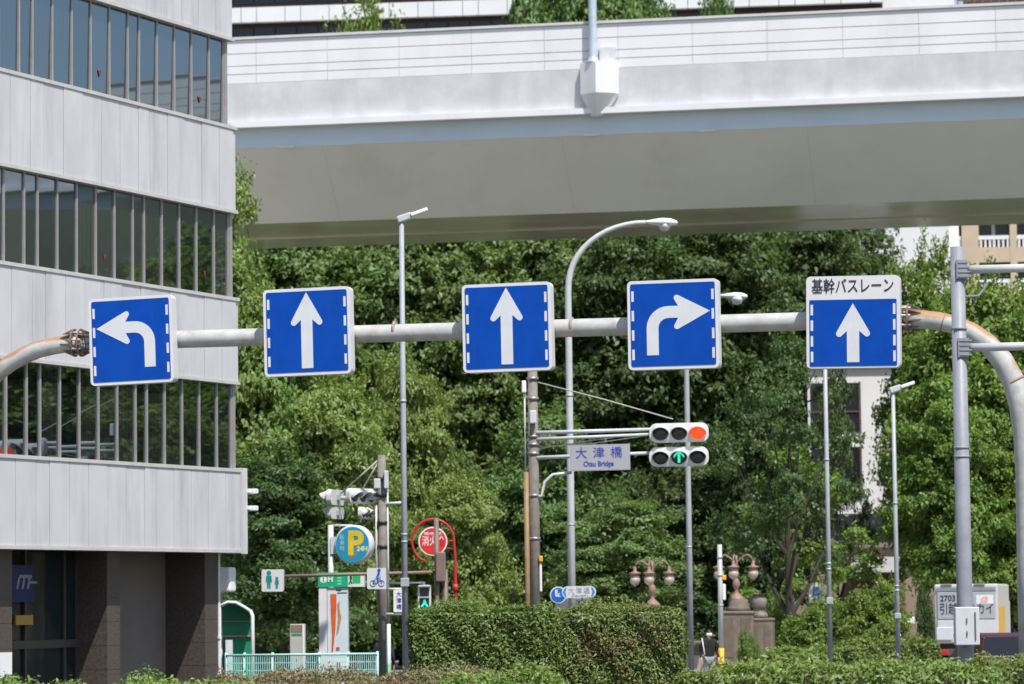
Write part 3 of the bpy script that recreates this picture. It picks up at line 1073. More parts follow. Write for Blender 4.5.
MB().box(-.03, -.015, -r0 - .255, -r0 - .242, zM(623), zM(618)).box(-.03, -.015, -r0 - .255, -r0 - .242, zM(636), zM(631)).box(.085, .1, -r0 - .255, -r0 - .242, zM(640), zM(612)).build('latch', M('latch_dark', (0.12, 0.12, 0.13), .4), bx)

def curve_lamp(x, ym, Y, ytop, xhead, yhead, rpx, label, headpx, mat=PALEPOLE):
    b = put(x, ym, Y)
    t = thing('street_lamp', label, 'street lamp', b, 0, 'roadside lamp posts')
    k = px(Y)
    def z(y): return W(x, y, Y).z - b.z
    H = z(ytop)
    xe = (xhead - x) * k
    ze = z(yhead)
    r_ = rpx * k
    pts = [(0, 0, 0), (0, 0, H * .5), (0, 0, H)]
    rs = [r_ * 1.25, r_ * 1.1, r_]
    n = 12
    for i in range(1, n + 1):
        a = math.pi / 2 * i / n
        pts.append((xe * .86 * (1 - math.cos(a)), 0, H + (ze - H) * math.sin(a) ** .9))
        rs.append(r_ * (1 - .35 * i / n))
    MB().tube(pts, rs, 14).build('pole', mat, t)
    hp_ = headpx * k
    hd = MB()
    prof = [(.0, 0), (.035, .02), (.06, .12), (.10, .3), (.14, .55), (.13, .8), (.07, .97), (0.0, 1.0)]
    vv, ff = [], []
    for (r1, s1) in prof:
        for j in range(12):
            a = 2 * math.pi * j / 12
            zz = math.sin(a) * r1 * hp_
            vv.append((xe * .86 + s1 * hp_ - .05, math.cos(a) * r1 * hp_ * 1.5, ze + zz * (1 if zz > 0 else .75) - s1 * .03))
    for i in range(len(prof) - 1):
        for j in range(12):
            j2 = (j + 1) % 12
            ff.append((i * 12 + j, i * 12 + j2, (i + 1) * 12 + j2, (i + 1) * 12 + j))
    hd.add(vv, ff, 0, True)
    ho = hd.build('lamp_head', WHITE, t)
    MB().lathe([(.0, -.20), (.10, -.17), (.15, -.08), (.16, 0)], 14, 0, (xe * .86 + .55 * hp_, 0, ze - .06 * hp_)).build('glass_bowl', M('lamp_bowl', (0.55, 0.56, 0.56), .2), ho)
    MB().tube([(0, 0, 0), (0, 0, .5)], r_ * 1.55, 14).build('base_sleeve', mat, t)
    for zz in (H * .42, H * .74):
        MB().tube([(0, 0, zz), (0, 0, zz + .04)], r_ * 1.2, 14).build('band', GALV, t)
    return t

def led_lamp(x, ym, Y, ytop, xhead, yhead, rpx, label, mat=GALV):
    b = put(x, ym, Y)
    t = thing('street_lamp', label, 'street lamp', b, 0, 'roadside lamp posts')
    k = px(Y)
    def z(y): return W(x, y, Y).z - b.z
    r_ = rpx * k
    H = z(ytop)
    MB().tube([(0, 0, 0), (0, 0, H * .5), (0, 0, H)], [r_ * 1.2, r_ * 1.05, r_ * .9], 14).build('pole', mat, t)
    xe, ze = (xhead - x) * k, z(yhead)
    ang = math.atan2(ze - H, xe)
    L = math.hypot(xe, ze - H)
    R = Matrix.Translation((0, 0, H)) @ Matrix.Rotation(-ang, 4, 'Y')
    MB().rbox(-r_ * 1.6, L * .38, -.09, .09, -.075, .085, .03, 2, 0, R).build('driver_box', PALEPOLE, t)
    MB().rbox(L * .36, L, -.13, .13, -.035, .05, .02, 2, 0, R).build('lamp_head', WHITE, t)
    MB().tube([(0, 0, 0), (0, 0, .5)], r_ * 1.5, 14).build('base_sleeve', mat, t)
    for zz in (H * .33, H * .345, H * .62):
        MB().tube([(0, 0, zz), (0, 0, zz + .05)], r_ * 1.22, 14).build('band', GALV, t)
    MB().rbox(-r_ * 1.5, r_ * 1.6, -r_ * 2.1, -r_ * .9, H * .24, H * .258, .012).build('small_box', GALV, t)
    return t

led_lamp(403.5, 440, 78, 219, 430, 210, 2.75, 'slim blue grey lamp post with flat lamp head, left of the clipped hedge', GREYPOLE)
curve_lamp(570, 440, 88, 292, 662, 223, 3.3, 'tall pale lamp post whose curved arm reaches right under the expressway', 34)
curve_lamp(688.5, 500, 86, 345, 731, 296, 2.55, 'pale lamp post behind the right turn sign with oval head peeping out', 28, MIDPOLE)
led_lamp(827.5, 500, 84, 318, 850, 312, 2.15, 'thin pale lamp post hidden above by the lettered lane sign', MIDPOLE)
led_lamp(895.5, 520, 90, 390, 917, 383, 2.1, 'short thin lamp post with angled arm, between lettered lane sign and mast', MIDPOLE)

# ------------------------------------------------------------------ traffic signals
def lens_disc(r, y, n=20):
    return MB().lathe([(r, 0), (r * .8, -.02), (r * .4, -.035), (.0005, -.04)], n, 0, (0, y, 0), True, 'Y')

def shift(mb, dx, dy, dz):
    mb.v = [(a + dx, b + dy, c + dz) for a, b, c in mb.v]
    return mb

def visor(r, L, cover=200):
    q = MB()
    n = 16
    vv, ff = [], []
    for k in range(n + 1):
        a = rad(90 - cover / 2 + cover * k / n)
        for rr2 in (r, r + .012):
            vv.append((rr2 * math.cos(a), 0, rr2 * math.sin(a)))
            f_ = .35 + .65 * max(0, math.sin(a)) ** .7
            vv.append((rr2 * math.cos(a), -L * f_, rr2 * math.sin(a) - .07 * f_))
    for k in range(n):
        o = k * 4
        ff += [(o, o + 1, o + 5, o + 4), (o + 2, o + 6, o + 7, o + 3), (o + 1, o + 3, o + 7, o + 5), (o, o + 4, o + 6, o + 2)]
    ff += [(0, 2, 3, 1), (n * 4, n * 4 + 1, n * 4 + 3, n * 4 + 2)]
    q.add(vv, ff, 0, False)
    return q

def signal_head(label, loc, rz, lenses, size=1.26, group='vehicle signal heads', ry=0.0):
    r = thing('traffic_signal', label, 'traffic signal', loc, rz, group, ry)
    k = size / 1.26
    hh = .205 * k
    MB().prism(rrect(size, hh * 2, hh * .75, 6), 0, .13 * k).build('housing', SIGHOUSE, r)
    for i, st in enumerate(lenses):
        x_ = (i - 1) * .395 * k
        R_ = .165 * k
        m_ = {'off': LENSOFF, 'red': REDLIT, 'arrow': LENSOFF}[st]
        lo = shift(lens_disc(R_, -.004), x_, 0, 0).build('lens', m_, r, label={'red': 'lit red lens', 'arrow': 'dark lens with lit green arrow', 'off': 'unlit dark lens'}[st])
        if st == 'arrow':
            a = [(0, .14), (.115, .02), (.115, -.035), (.028, .055), (.028, -.135), (-.028, -.135), (-.028, .055), (-.115, -.035), (-.115, .02)]
            MB().prism([(p[0] * k + x_, p[1] * k) for p in a], -.056, -.047).build('arrow', GREENLIT, lo)
        shift(visor(R_ + .008, .24 * k), x_, -.002, 0).build('visor', VISOR, r)
    MB().box(-.08, .08, .13 * k + .001, .22 * k, -.06, .06).build('bracket', GALV, r)
    return r

# utility pole carrying the bridge name board and the signals
YT = 74.0
tp = put(534, 500, YT)
up_ = thing('utility_pole', 'grey concrete utility pole carrying the signal arms and bridge name board', 'utility pole', tp)
def zT(y): return W(534, y, YT).z - tp.z
kT = px(YT)
MB().tube([(0, 0, 0), (0, 0, zT(330))], [6.2 * kT, 4.6 * kT], 16).build('pole', CONC, up_)
MB().tube([(-7.5 * kT, -.05, 0), (-7.5 * kT, -.05, zT(472))], 2.6 * kT, 10).build('cable_pipe', RUSTPIPE, up_)
MB().tube([(-8.2 * kT, -.05, zT(472)), (-8.2 * kT, -.05, zT(384))], .9 * kT, 8).build('conduit', PALEPOLE, up_)
for y_ in (380, 400, 438, 446, 455, 497, 540):
    MB().tube([(0, 0, zT(y_)), (0, 0, zT(y_) + .06)], 6.1 * kT, 14).build('clamp_band', M('band_steel', (0.30, 0.30, 0.30), .4, .6), up_)
MB().rbox(-3.4 * kT, 3.4 * kT, -.26, -.13, zT(424), zT(411), .02).build('junction_box', GREYBOX, up_)
MB().rbox(-11 * kT, -6.5 * kT, -.2, -.08, zT(393), zT(381), .02).build('small_case', WHITE, up_)
for (ya, yb2, xe, r_) in ((433, 431, 118, .045), (439.5, 436, 116, .04), (458, 454.5, 120, .045)):
    MB().tube([(3 * kT, -.06, zT(ya)), (xe * kT, -.12, zT(yb2))], [r_, r_ * .85], 10).build('signal_arm', PALEPOLE, up_)
MB().tube([(3 * kT, -.06, zT(497)), (8 * kT, -.06, zT(496)), (11 * kT, -.06, zT(482)), (19 * kT, -.06, zT(475)), (38 * kT, -.08, zT(473))], .035, 10).build('lower_bracket', PALEPOLE, up_)
MB().tube([(4 * kT, 0, zT(382)), (70 * kT, -.05, zT(400)), (140 * kT, -.1, zT(421))], .015, 6).build('guy_wire', WIRE, up_)
MB().tube([(4 * kT, 0, zT(449)), (60 * kT, -.05, zT(441)), (100 * kT, -.1, zT(436))], .012, 6).tube([(4 * kT, 0, zT(447)), (60 * kT, -.05, zT(444)), (114 * kT, -.1, zT(437))], .012, 6).build('stay_wire', WIRE, up_)
MB().rbox(4 * kT, 8 * kT, -.16, -.03, zT(562), zT(556), .02, 2).build('amber_beacon', M('amber', (0.75, 0.38, 0.02), .4), up_)
MB().rbox(4.5 * kT, 7 * kT, -.12, -.03, zT(592), zT(563), .02, 2).build('push_button_case', WHITE, up_)
# bridge name board
pn = W(600, 457.5, YT - .35)
nb = thing('bridge_name_board', 'grey board lettered in blue with the bridge name, hung beside the signals', 'name board', pn, rad(-5), None, -.01)
MB().prism(rrect(60 * kT, 26 * kT, .02), -.02, .03).build('board', M('board_grey', (0.33, 0.325, 0.35), .5, var=.06, scale=2), nb)
MB().prism(rrect(58.6 * kT, 24.6 * kT, .015), -.022, -.0205).build('board_face', M('board_grey_face', (0.36, 0.355, 0.39), .5, var=.06, scale=2), nb)
for i, ch in enumerate('大津橋'):
    text('lettering', ch, .26, TXTBLUE, nb, (-18.5 + 17.5 * i) * kT, -.025, 4.0 * kT)
text('lettering', 'Otsu Bridge', .155, TXTBLUE, nb, -1.5 * kT, -.025, -6.3 * kT, width=30 * kT, bold=.003)
signal_head('upper signal head with red lit, above the green arrow head', W(679, 432.5, YT - .3), rad(-4), ['off', 'off', 'red'], 59 * kT, ry=-.01)
signal_head('lower signal head showing a green arrow, right of the bridge name board', W(679, 456.5, YT - .3), rad(-4), ['off', 'arrow', 'off'], 59 * kT, ry=-.01)
MB_l = MB()

# left utility pole with side-on signal heads
YL = 80.0
lp = put(382.5, 560, YL)
lpole = thing('utility_pole', 'weathered thin utility pole beside the round parking sign with side-on signals', 'utility pole', lp)
kL = px(YL)
def zL(y): return W(382, y, YL).z - lp.z
MB().tube([(0, 0, 0), (0, 0, zL(455))], [5.2 * kL, 3.9 * kL], 16).build('pole', CONC, lpole)
MB().tube([(-6 * kL, 0, zL(600)), (-6 * kL, 0, zL(505))], .028, 8).tube([(5.5 * kL, 0, zL(640)), (5.5 * kL, 0, zL(480))], .025, 8).build('conduit', PALEPOLE, lpole)
MB().tube([(0, 0, zL(498)), (-60 * kL, .3, zL(497))], .05, 10).tube([(0, 0, zL(504)), (22 * kL, -.1, zL(503))], .035, 10).build('signal_arm', PALEPOLE, lpole)
MB().tube([(0, 0, zL(457)), (-42 * kL, .25, zL(493))], .02, 6).tube([(0, 0, zL(457)), (-20 * kL, .12, zL(489))], .02, 6).build('guy_wire', WIRE, lpole)
MB().rbox(-7.5 * kL, -1 * kL, -.3, -.12, zL(489), zL(479), .02).rbox(2.5 * kL, 7 * kL, -.25, -.05, zL(489), zL(471), .02).build('junction_box', GREYBOX, lpole)
for y_ in (480, 497, 524, 548):
    MB().tube([(0, 0, zL(y_)), (0, 0, zL(y_) + .07)], 5.4 * kL, 14).build('clamp_band', M('band_black', (0.04, 0.04, 0.045), .5), lpole)
signal_head('left end signal head turned away, upper of the side-on pair', W(333, 497.5, YL + .2), rad(-104), ['off', 'off', 'off'], 1.1)
signal_head('small signal head hanging below the left end head, turned left', W(334, 513, YL + .2), rad(-108), ['off', 'off', 'off'], .85)
signal_head('white signal head next to the thin utility pole, hoods facing right', W(363, 496, YL - .1), rad(58), ['off', 'off', 'off'], 1.1)
signal_head('signal head hanging beside the thin utility pole, below the white head', W(367, 513, YL - .1), rad(75), ['off', 'off', 'off'], .85)

# pedestrian signal
ps = W(424.5, 597.5, 79)
pg = thing('pedestrian_signal', 'grey pedestrian signal showing a green walking man above the hedge edge', 'pedestrian signal', ps, rad(3))
k9 = px(79)
MB().prism(rrect(13 * k9, 25 * k9, .05), 0, .2).build('housing', SIGHOUSE, pg)
MB().box(-4.6 * k9, 4.6 * k9, -.008, -.001, .8 * k9, 9.8 * k9).build('upper_lens', M('ped_dark', (0.035, 0.04, 0.045), .3), pg)
MB().box(-4.6 * k9, 4.6 * k9, -.008, -.001, -10 * k9, -1 * k9).build('lower_lens', M('ped_dark2', (0.02, 0.06, 0.06), .3), pg)
MB().lathe([(.0005, -.03), (.035, 0), (.0005, .03)], 10, 0, (0, -.012, -3.0 * k9)).prism([(-.03, -.09), (.04, -.09), (.05, -.15), (.09, -.21), (.05, -.21), (.0, -.15), (-.05, -.21), (-.09, -.21), (-.04, -.14)], -.016, -.009).build('walking_figure', GREENLIT, pg)
MB().tube([(0, .1, 12.5 * k9), (0, .1, 15 * k9), (-40 * k9, .1, 14.5 * k9)], .03, 8).build('bracket_arm', PALEPOLE, pg)
MB().box(-6.2 * k9, 6.2 * k9, -.12, .0, 11 * k9, 12.3 * k9).box(-5 * k9, 5 * k9, -.09, -.009, .0, .7 * k9).build('hood', SIGHOUSE, pg)
pl_ = W(398, 601, 79.5)
sv = thing('vertical_name_plate', 'narrow white plate with blue vertical lettering behind the slim lamp post', 'sign', pl_)
MB().prism(rrect(9 * k9, 22 * k9, .02), 0, .03).build('plate', WHITE, sv)
for i, ch in enumerate('大津橋'):
    text('lettering', ch, .13, TXTBLUE, sv, .02, -.004, (6.5 - 6.3 * i) * k9)
MB().tube([(-12 * k9, .05, 12 * k9), (6 * k9, .05, 12 * k9)], .03, 8).tube([(-12 * k9, .05, -13 * k9), (6 * k9, .05, -13 * k9)], .03, 8).build('bracket', PALEPOLE, sv)

# ------------------------------------------------------------------ parking sign, info pillar, path signs, hydrant sign
YP = 84.0
kP = px(YP)
pp = put(331, 600, YP)
pk = thing('parking_sign', 'round blue parking sign with a yellow P on a grey post', 'parking sign', pp)
def zP(y): return W(331, y, YP).z - pp.z
MB().tube([(0, .1, 0), (0, .1, zP(525))], 2.8 * kP, 12).tube([(0, .1, zP(525.5)), (22 * kP, .1, zP(525.5))], .025, 8).build('post', PALEPOLE, pk)
cx, cz = 24 * kP, zP(545)
pd = thing_part = None
Rs = Matrix.Translation((cx, -.1, cz)) @ Matrix.Rotation(rad(-18), 4, 'Z')
q = MB().lathe([(19.0 * kP, .16), (19.5 * kP, .12), (19.5 * kP, -.1), (18.6 * kP, -.14), (17.8 * kP, -.145)], 36, 0, (0, 0, 0), True, 'Y')
q.v = [tuple(Rs @ Vector(p)) for p in q.v]
pcase = q.build('sign_case', SIGNWHITE, pk)
q = MB().lathe([(17.6 * kP, -.149), (17.6 * kP, -.146)], 36, 0, (0, 0, 0), False, 'Y')
q.v = [tuple(Rs @ Vector(p)) for p in q.v]
pface = q.build('sign_face', M('parking_blue', (0.02, 0.30, 0.50), .4, var=.06), pk)
R3 = Matrix.Rotation(rad(-18), 3, 'Z')
YEL = M('parking_yellow', (0.78, 0.52, 0.03), .45)
def ptxt(s, size, mat, lx, lz, bold=0.0, width=None):
    o = Rs @ Vector((lx * kP, -.152, lz * kP))
    return text('lettering', s, size, mat, pk, o.x, o.y, o.z, bold=bold, width=width, turn=R3.to_4x4())
ptxt('P', .80, YEL, 3.0, .2, .03)
ptxt('24H', .16, M('parking_cream', (0.75, 0.70, 0.35), .5), 10.5, -4.6, .006)
for i, ch in enumerate('駐車場'):
    ptxt(ch, .13, M('parking_pale', (0.45, 0.65, 0.70), .5), -11, 7 - 5.5 * i)
q = MB().prism([(-4.5 * kP, -10 * kP), (0, -11.5 * kP), (3 * kP, -8 * kP), (4.5 * kP, -3.5 * kP), (6 * kP, -7 * kP), (3.5 * kP, -12 * kP), (-3 * kP, -13.5 * kP)], -.1515, -.149)
q.v = [tuple(Rs @ Vector(p)) for p in q.v]
q.build('pictogram', M('pict_brown', (0.28, 0.20, 0.17), .5), pk)
MB().box(0, 6 * kP, .0, .12, zP(554), zP(537)).build('bracket_box', GREYBOX, pk)

# information pillar
YI = 83.0
kI = px(YI)
ip = put(334, 620, YI)
inf = thing('information_pillar', 'white poster pillar with orange picture and green lettered top board', 'information sign', ip, rad(-4))
def zI(y): return W(334, y, YI).z - ip.z
MB().box(-14.5 * kI, -6.5 * kI, -.12, .12, 0, zI(587.5)).build('white_column', M('pillar_white', (0.66, 0.65, 0.67), .5, var=.04), inf)
pst = MB().box(-6 * kI, 14.5 * kI, -.10, .10, 0, zI(587.5)).build('poster_box', M('poster_pale', (0.58, 0.66, 0.70), .35, var=.05), inf)
ORG = M('poster_orange', (0.62, 0.11, 0.03), .4, var=.2, scale=6)
q = MB().prism([(-3 * kI, zI(594)), (3.2 * kI, zI(594)), (3.2 * kI, zI(605)), (1.8 * kI, zI(630)), (-1.2 * kI, zI(656)), (-2.4 * kI, zI(656)), (-1.6 * kI, zI(635)), (-2.6 * kI, zI(615))], -.106, -.101)
q.build('poster_orange_shape', ORG, pst)
MB().prism([(4 * kI, zI(604)), (6.5 * kI, zI(601)), (6 * kI, zI(608)), (8 * kI, zI(618)), (5 * kI, zI(632)), (2.6 * kI, zI(636)), (4.4 * kI, zI(620))], -.106, -.101).build('poster_tan_shape', M('poster_tan', (0.42, 0.24, 0.14), .5, var=.2), pst)
MB().box(-5.5 * kI, 14 * kI, -.106, -.101, zI(666), zI(658.5)).build('poster_white_band', WHITE, pst)
MB().box(2.5 * kI, 6.5 * kI, -.112, -.107, zI(672), zI(662)).box(2.5 * kI, 6 * kI, -.112, -.107, zI(650), zI(647)).build('poster_red_mark', M('poster_red', (0.55, 0.08, 0.09), .5), pst)
MB().box(3 * kI, 8 * kI, -.106, -.101, zI(591), zI(589.5)).box(4 * kI, 13.5 * kI, -.106, -.101, zI(593.5), zI(592.5)).build('poster_caption', TXTBLACK, pst)
gb_ = MB().box(-15 * kI, 15 * kI, -.14, .14, zI(587), zI(572.5)).build('green_board', M('board_green', (0.01, 0.36, 0.16), .45, var=.05), inf)
MB().box(15.02 * kI, 31 * kI, -.135, .135, zI(587), zI(572.8)).build('lit_exit_panel', M('exit_white', (0.68, 0.72, 0.70), .4), inf)
EG = M('exit_green', (0.03, 0.42, 0.12), .5)
q = MB()
q.box(19.5 * kI, 27.5 * kI, -.141, -.136, zI(583.5), zI(574.5))
q.build('exit_pictogram', EG, inf)
MB().prism([(15.5 * kI, zI(584)), (17 * kI, zI(581)), (16.5 * kI, zI(577)), (18.3 * kI, zI(575)), (19.2 * kI, zI(578)), (18.4 * kI, zI(581)), (19.2 * kI, zI(584)), (18 * kI, zI(584.5)), (17.4 * kI, zI(582.4)), (16.4 * kI, zI(585))], -.141, -.136).build('running_figure', M('exit_dark', (0.015, 0.06, 0.03), .5), inf)
q = MB().lathe([(3.4 * kI, -.146), (3.4 * kI, -.141)], 20, 0, (-9.5 * kI, 0, zI(579.5)), False, 'Y')
q.build('info_disc', WHITE, gb_)
text('lettering', 'i', .17, EG, gb_, -9.5 * kI, -.15, zI(579.3), bold=.008)
text('lettering', 'H', .18, M('board_pale', (0.60, 0.80, 0.68), .5), gb_, -2.6 * kI, -.144, zI(579.3), bold=.008)
q = MB()
for k in range(4):
    q.box(4.5 * kI, 8.5 * kI, -.144, -.1405, zI(584.5 - 3 * k) - .005, zI(584.5 - 3 * k) + .03)
q.build('small_lines', M('board_pale_lines', (0.25, 0.62, 0.42), .5), gb_)

# brown arm carrying two white path signs
YR = 79.0
kR = px(YR)
bc = put(441, 590, YR)
ba = thing('brown_sign_post', 'brown steel post with long side arm, standing before the red hydrant sign', 'sign post', bc)
def zR(y): return W(441, y, YR).z - bc.z
MB().tube([(-4 * kR, 0, 0), (-4 * kR, 0, zR(518))], 2.5 * kR, 12).tube([(4.4 * kR, .1, 0), (4.4 * kR, .1, zR(570))], 2.6 * kR, 12).build('post', BROWNP, ba)
MB().tube([(-6 * kR, -.02, zR(572)), (-158 * kR, -.1, zR(574.5))], 1.7 * kR, 10).build('side_arm', M('arm_brown', (0.24, 0.17, 0.15), .55), ba)
MB().rbox(-5 * kR, 5 * kR, -.22, .02, zR(582), zR(552), .03).build('equipment_box', M('box_brown', (0.20, 0.14, 0.12), .55), ba)
MB().rbox(-7 * kR, -1 * kR, -.3, -.1, zR(610), zR(601), .02).build('lower_box', M('box_greybrown', (0.34, 0.28, 0.26), .6), ba)
def path_sign(x, y, wpx, hpx, label, draw):
    p = W(x, y, YR - .3)
    t = thing('path_sign', label, 'path sign', p, rad(-6), None, .01)
    MB().prism(rrect(wpx * kR, hpx * kR, .04), 0, .1).build('panel', SIGNWHITE, t)
    draw(t)
    return t
TEAL = M('sign_teal', (0.01, 0.24, 0.22), .5)
def draw_ped(t):
    for dx, s_ in ((-3.6, 1.0), (4.4, .66)):
        q = MB()
        u = kR * s_
        b = -8.0 * kR
        q.lathe([(2.3 * u, -.006), (2.3 * u, -.001)], 14, 0, (dx * kR, 0, b + 15.5 * u), False, 'Y')
        q.prism([(dx * kR - 2.6 * u, b + 12.8 * u), (dx * kR + 2.6 * u, b + 12.8 * u), (dx * kR + 3.2 * u, b + 6.5 * u), (dx * kR + 1.9 * u, b + 6.5 * u), (dx * kR + 1.7 * u, b), (dx * kR + .3 * u, b), (dx * kR, b + 5 * u), (dx * kR - .3 * u, b), (dx * kR - 1.7 * u, b), (dx * kR - 1.9 * u, b + 6.5 * u), (dx * kR - 3.2 * u, b + 6.5 * u)], -.006, -.001)
        q.build('walking_figure', TEAL, t)
def draw_bike(t):
    q = MB()
    for cx_ in (-4.4, 4.0):
        n = 16
        o = [(cx_ * kR + 2.9 * kR * math.cos(2 * math.pi * k / n), -4.6 * kR + 2.9 * kR * math.sin(2 * math.pi * k / n)) for k in range(n)]
        for k in range(n):
            a, b = o[k], o[(k + 1) % n]
            q.tube([(a[0], -.005, a[1]), (b[0], -.005, b[1])], .010, 6)
    for a, b in (((-4.4, -4.6), (-1.5, 1)), ((-1.5, 1), (3, 1)), ((3, 1), (4, -4.6)), ((-.5, -4.6), (3, 1)), ((-4.4, -4.6), (-.5, -4.6)), ((3, 1), (3.4, 2.6))):
        q.tube([(a[0] * kR, -.005, a[1] * kR), (b[0] * kR, -.005, b[1] * kR)], .014, 6)
    q.build('bicycle_pictogram', M('sign_slate', (0.16, 0.25, 0.45), .5), t)
    q = MB().lathe([(1.7 * kR, -.012), (1.7 * kR, -.006)], 12, 0, (1.6 * kR, 0, 8.4 * kR), False, 'Y')
    q.prism([(-1.6 * kR, 1 * kR), (.8 * kR, 6.8 * kR), (2.6 * kR, 6 * kR), (2.2 * kR, 3.6 * kR), (.6 * kR, .6 * kR), (1.4 * kR, -4.2 * kR), (.1 * kR, -4.4 * kR), (-.9 * kR, -.2 * kR)], -.012, -.006)
    q.build('rider_figure', M('sign_blue2', (0.02, 0.09, 0.36), .5), t)
path_sign(272.5, 580.5, 22, 22, 'white square sign with green adult and child figures, left end of the arm', draw_ped)
path_sign(377.5, 578.5, 21, 21, 'white square sign with a blue cyclist, beside the green lettered board', draw_bike)

# red hydrant sign
YHy = 88.0
kH = px(YHy)
hb = put(455.5, 590, YHy)
hy = thing('hydrant_sign', 'red round fire hydrant sign hung inside a red hooked pole', 'hydrant sign', hb)
def zH(y): return W(455, y, YHy).z - hb.z
REDP = M('hydrant_red', (0.42, 0.025, 0.025), .45, var=.12)
ccx, ccz = -22 * kH, zH(541)
pts = [(0, 0, 0), (0, 0, zH(585)), (0, 0, zH(556))]
for k in range(0, 19):
    a = rad(10 + k * 13.2)
    pts.append((ccx + 21 * kH * math.cos(a), 0, ccz + 22 * kH * math.sin(a)))
pts = [p for p in pts]
MB().tube(pts, [2.1 * kH, 1.9 * kH] + [1.4 * kH] * (len(pts) - 2), 10).tube([(0, 0, zH(592)), (0, 0, zH(584))], 2.7 * kH, 10).build('pole', REDP, hy)
MB().lathe([(14.5 * kH, -.03), (14.5 * kH, .03)], 32, 0, (ccx, -.03, ccz), False, 'Y').build('rim', WHITE, hy)
MB().lathe([(13.2 * kH, -.067), (13.2 * kH, -.061)], 32, 0, (ccx, 0, ccz), False, 'Y').build('disc', M('hydrant_disc', (0.62, 0.03, 0.02), .45, var=.05), hy)
text('lettering', '消火栓', .27, WHITE, hy, ccx, -.071, ccz - .2 * kH, width=22 * kH, bold=.001)
text('lettering', 'FIRE HYDRANT', .09, WHITE, hy, ccx, -.071, ccz + 7.4 * kH, width=17 * kH, bold=.003)
MB().tube([(0, 0, zH(541)), (ccx + 14 * kH, 0, zH(541))], .02, 8).tube([(-2 * kH, 0, zH(549)), (-13 * kH, 0, zH(547))], .015, 8).build('hanger', REDP, hy)

# ------------------------------------------------------------------ things around the booth and fence at the left
YF = 78.0
kF = px(YF)
MINT = M('fence_mint', (0.38, 0.66, 0.62), .5, var=.06)
f0 = put(226, 660, YF)
fe = thing('mint_fence', 'low mint green mesh fence in front of the white pillar', 'fence', f0, rad(-2))
def zF(y): return W(300, y, YF).z - f0.z
Lf = 151 * kF
q = MB()
n = 70
for k in range(n):
    x_ = Lf * k / n
    q.box(x_ - .008, x_ + .008, -.008, .008, .12, zF(655))
for k in range(7):
    z_ = .12 + (zF(655) - .12) * k / 6
    q.box(0, Lf, .009, .021, z_ - .008, z_ + .008)
q.build('mesh_panel', MINT, fe)
MB().tube([(0, 0, zF(654.5)), (Lf, 0, zF(654.5))], .025, 8).build('top_rail', MINT, fe)
for x_ in (0, 18.5, 46.5, 93, 122, 151):
    MB().tube([(x_ * kF, .03, 0), (x_ * kF, .03, zF(652))], .03, 8).build('post', M('fence_post_mint', (0.42, 0.62, 0.60), .5), fe)

YBo = 82.0
kB = px(YBo)
b0 = put(226, 660, YBo)
bo = thing('green_booth', 'green booth with arched white frame beside the office corner', 'booth', b0, rad(2))
def zB(y): return W(240, y, YBo).z - b0.z
xw = 26 * kB
oy = .55
arch = [(-6 * kB, 0), (-6 * kB, zB(606))] + [(-6 * kB, zB(606)), (2 * kB, zB(602)), (10 * kB, zB(602.5)), (18 * kB, zB(607)), (24 * kB, zB(611)), (26 * kB, zB(616)), (26.5 * kB, 0)]
q = MB()
for yy in (0, oy):
    q.tube([(a, yy, b) for a, b in arch[2:]], 1.5 * kB, 8)
    q.tube([(-6 * kB, yy, 0), (-6 * kB, yy, zB(606))], 1.3 * kB, 8)
q.build('frame', WHITE, bo)
GRN = M('booth_green', (0.015, 0.22, 0.12), .4, var=.1)
q = MB().prism([(a, b) for a, b in [(-5.5 * kB, .05), (-5.5 * kB, zB(607)), (2 * kB, zB(603.5)), (10 * kB, zB(604)), (18 * kB, zB(608.5)), (24 * kB, zB(612.5)), (25.5 * kB, zB(617)), (25.5 * kB, .05)]], oy + .01, oy + .05)
q.build('back_panel', GRN, bo)
q = MB()
ro = [p for p in arch[2:-1]]
vv = [Vector((a, y_, b + dz)) for dz in (0.012, .045) for y_ in (.02, oy + .04) for a, b in ro]
nr_ = len(ro)
ff = []
for i in range(nr_ - 1):
    ff += [(i, i + 1, nr_ + i + 1, nr_ + i), (2 * nr_ + i, 3 * nr_ + i, 3 * nr_ + i + 1, 2 * nr_ + i + 1), (i, 2 * nr_ + i, 2 * nr_ + i + 1, i + 1), (nr_ + i, nr_ + i + 1, 3 * nr_ + i + 1, 3 * nr_ + i)]
q.add(vv, ff)
q.build('roof', GRN, bo)
MB().box(-5 * kB, 25 * kB, oy - .05, oy, zB(637), zB(635.5)).box(-5 * kB, 25 * kB, oy - .05, oy, zB(622), zB(621)).build('inner_rail', M('rail_ochre', (0.40, 0.26, 0.10), .5), bo)
MB().box(-1 * kB, 6 * kB, .3, oy - .06, 0, zB(640)).build('white_cabinet', M('cabinet_pale', (0.62, 0.62, 0.66), .5), bo)

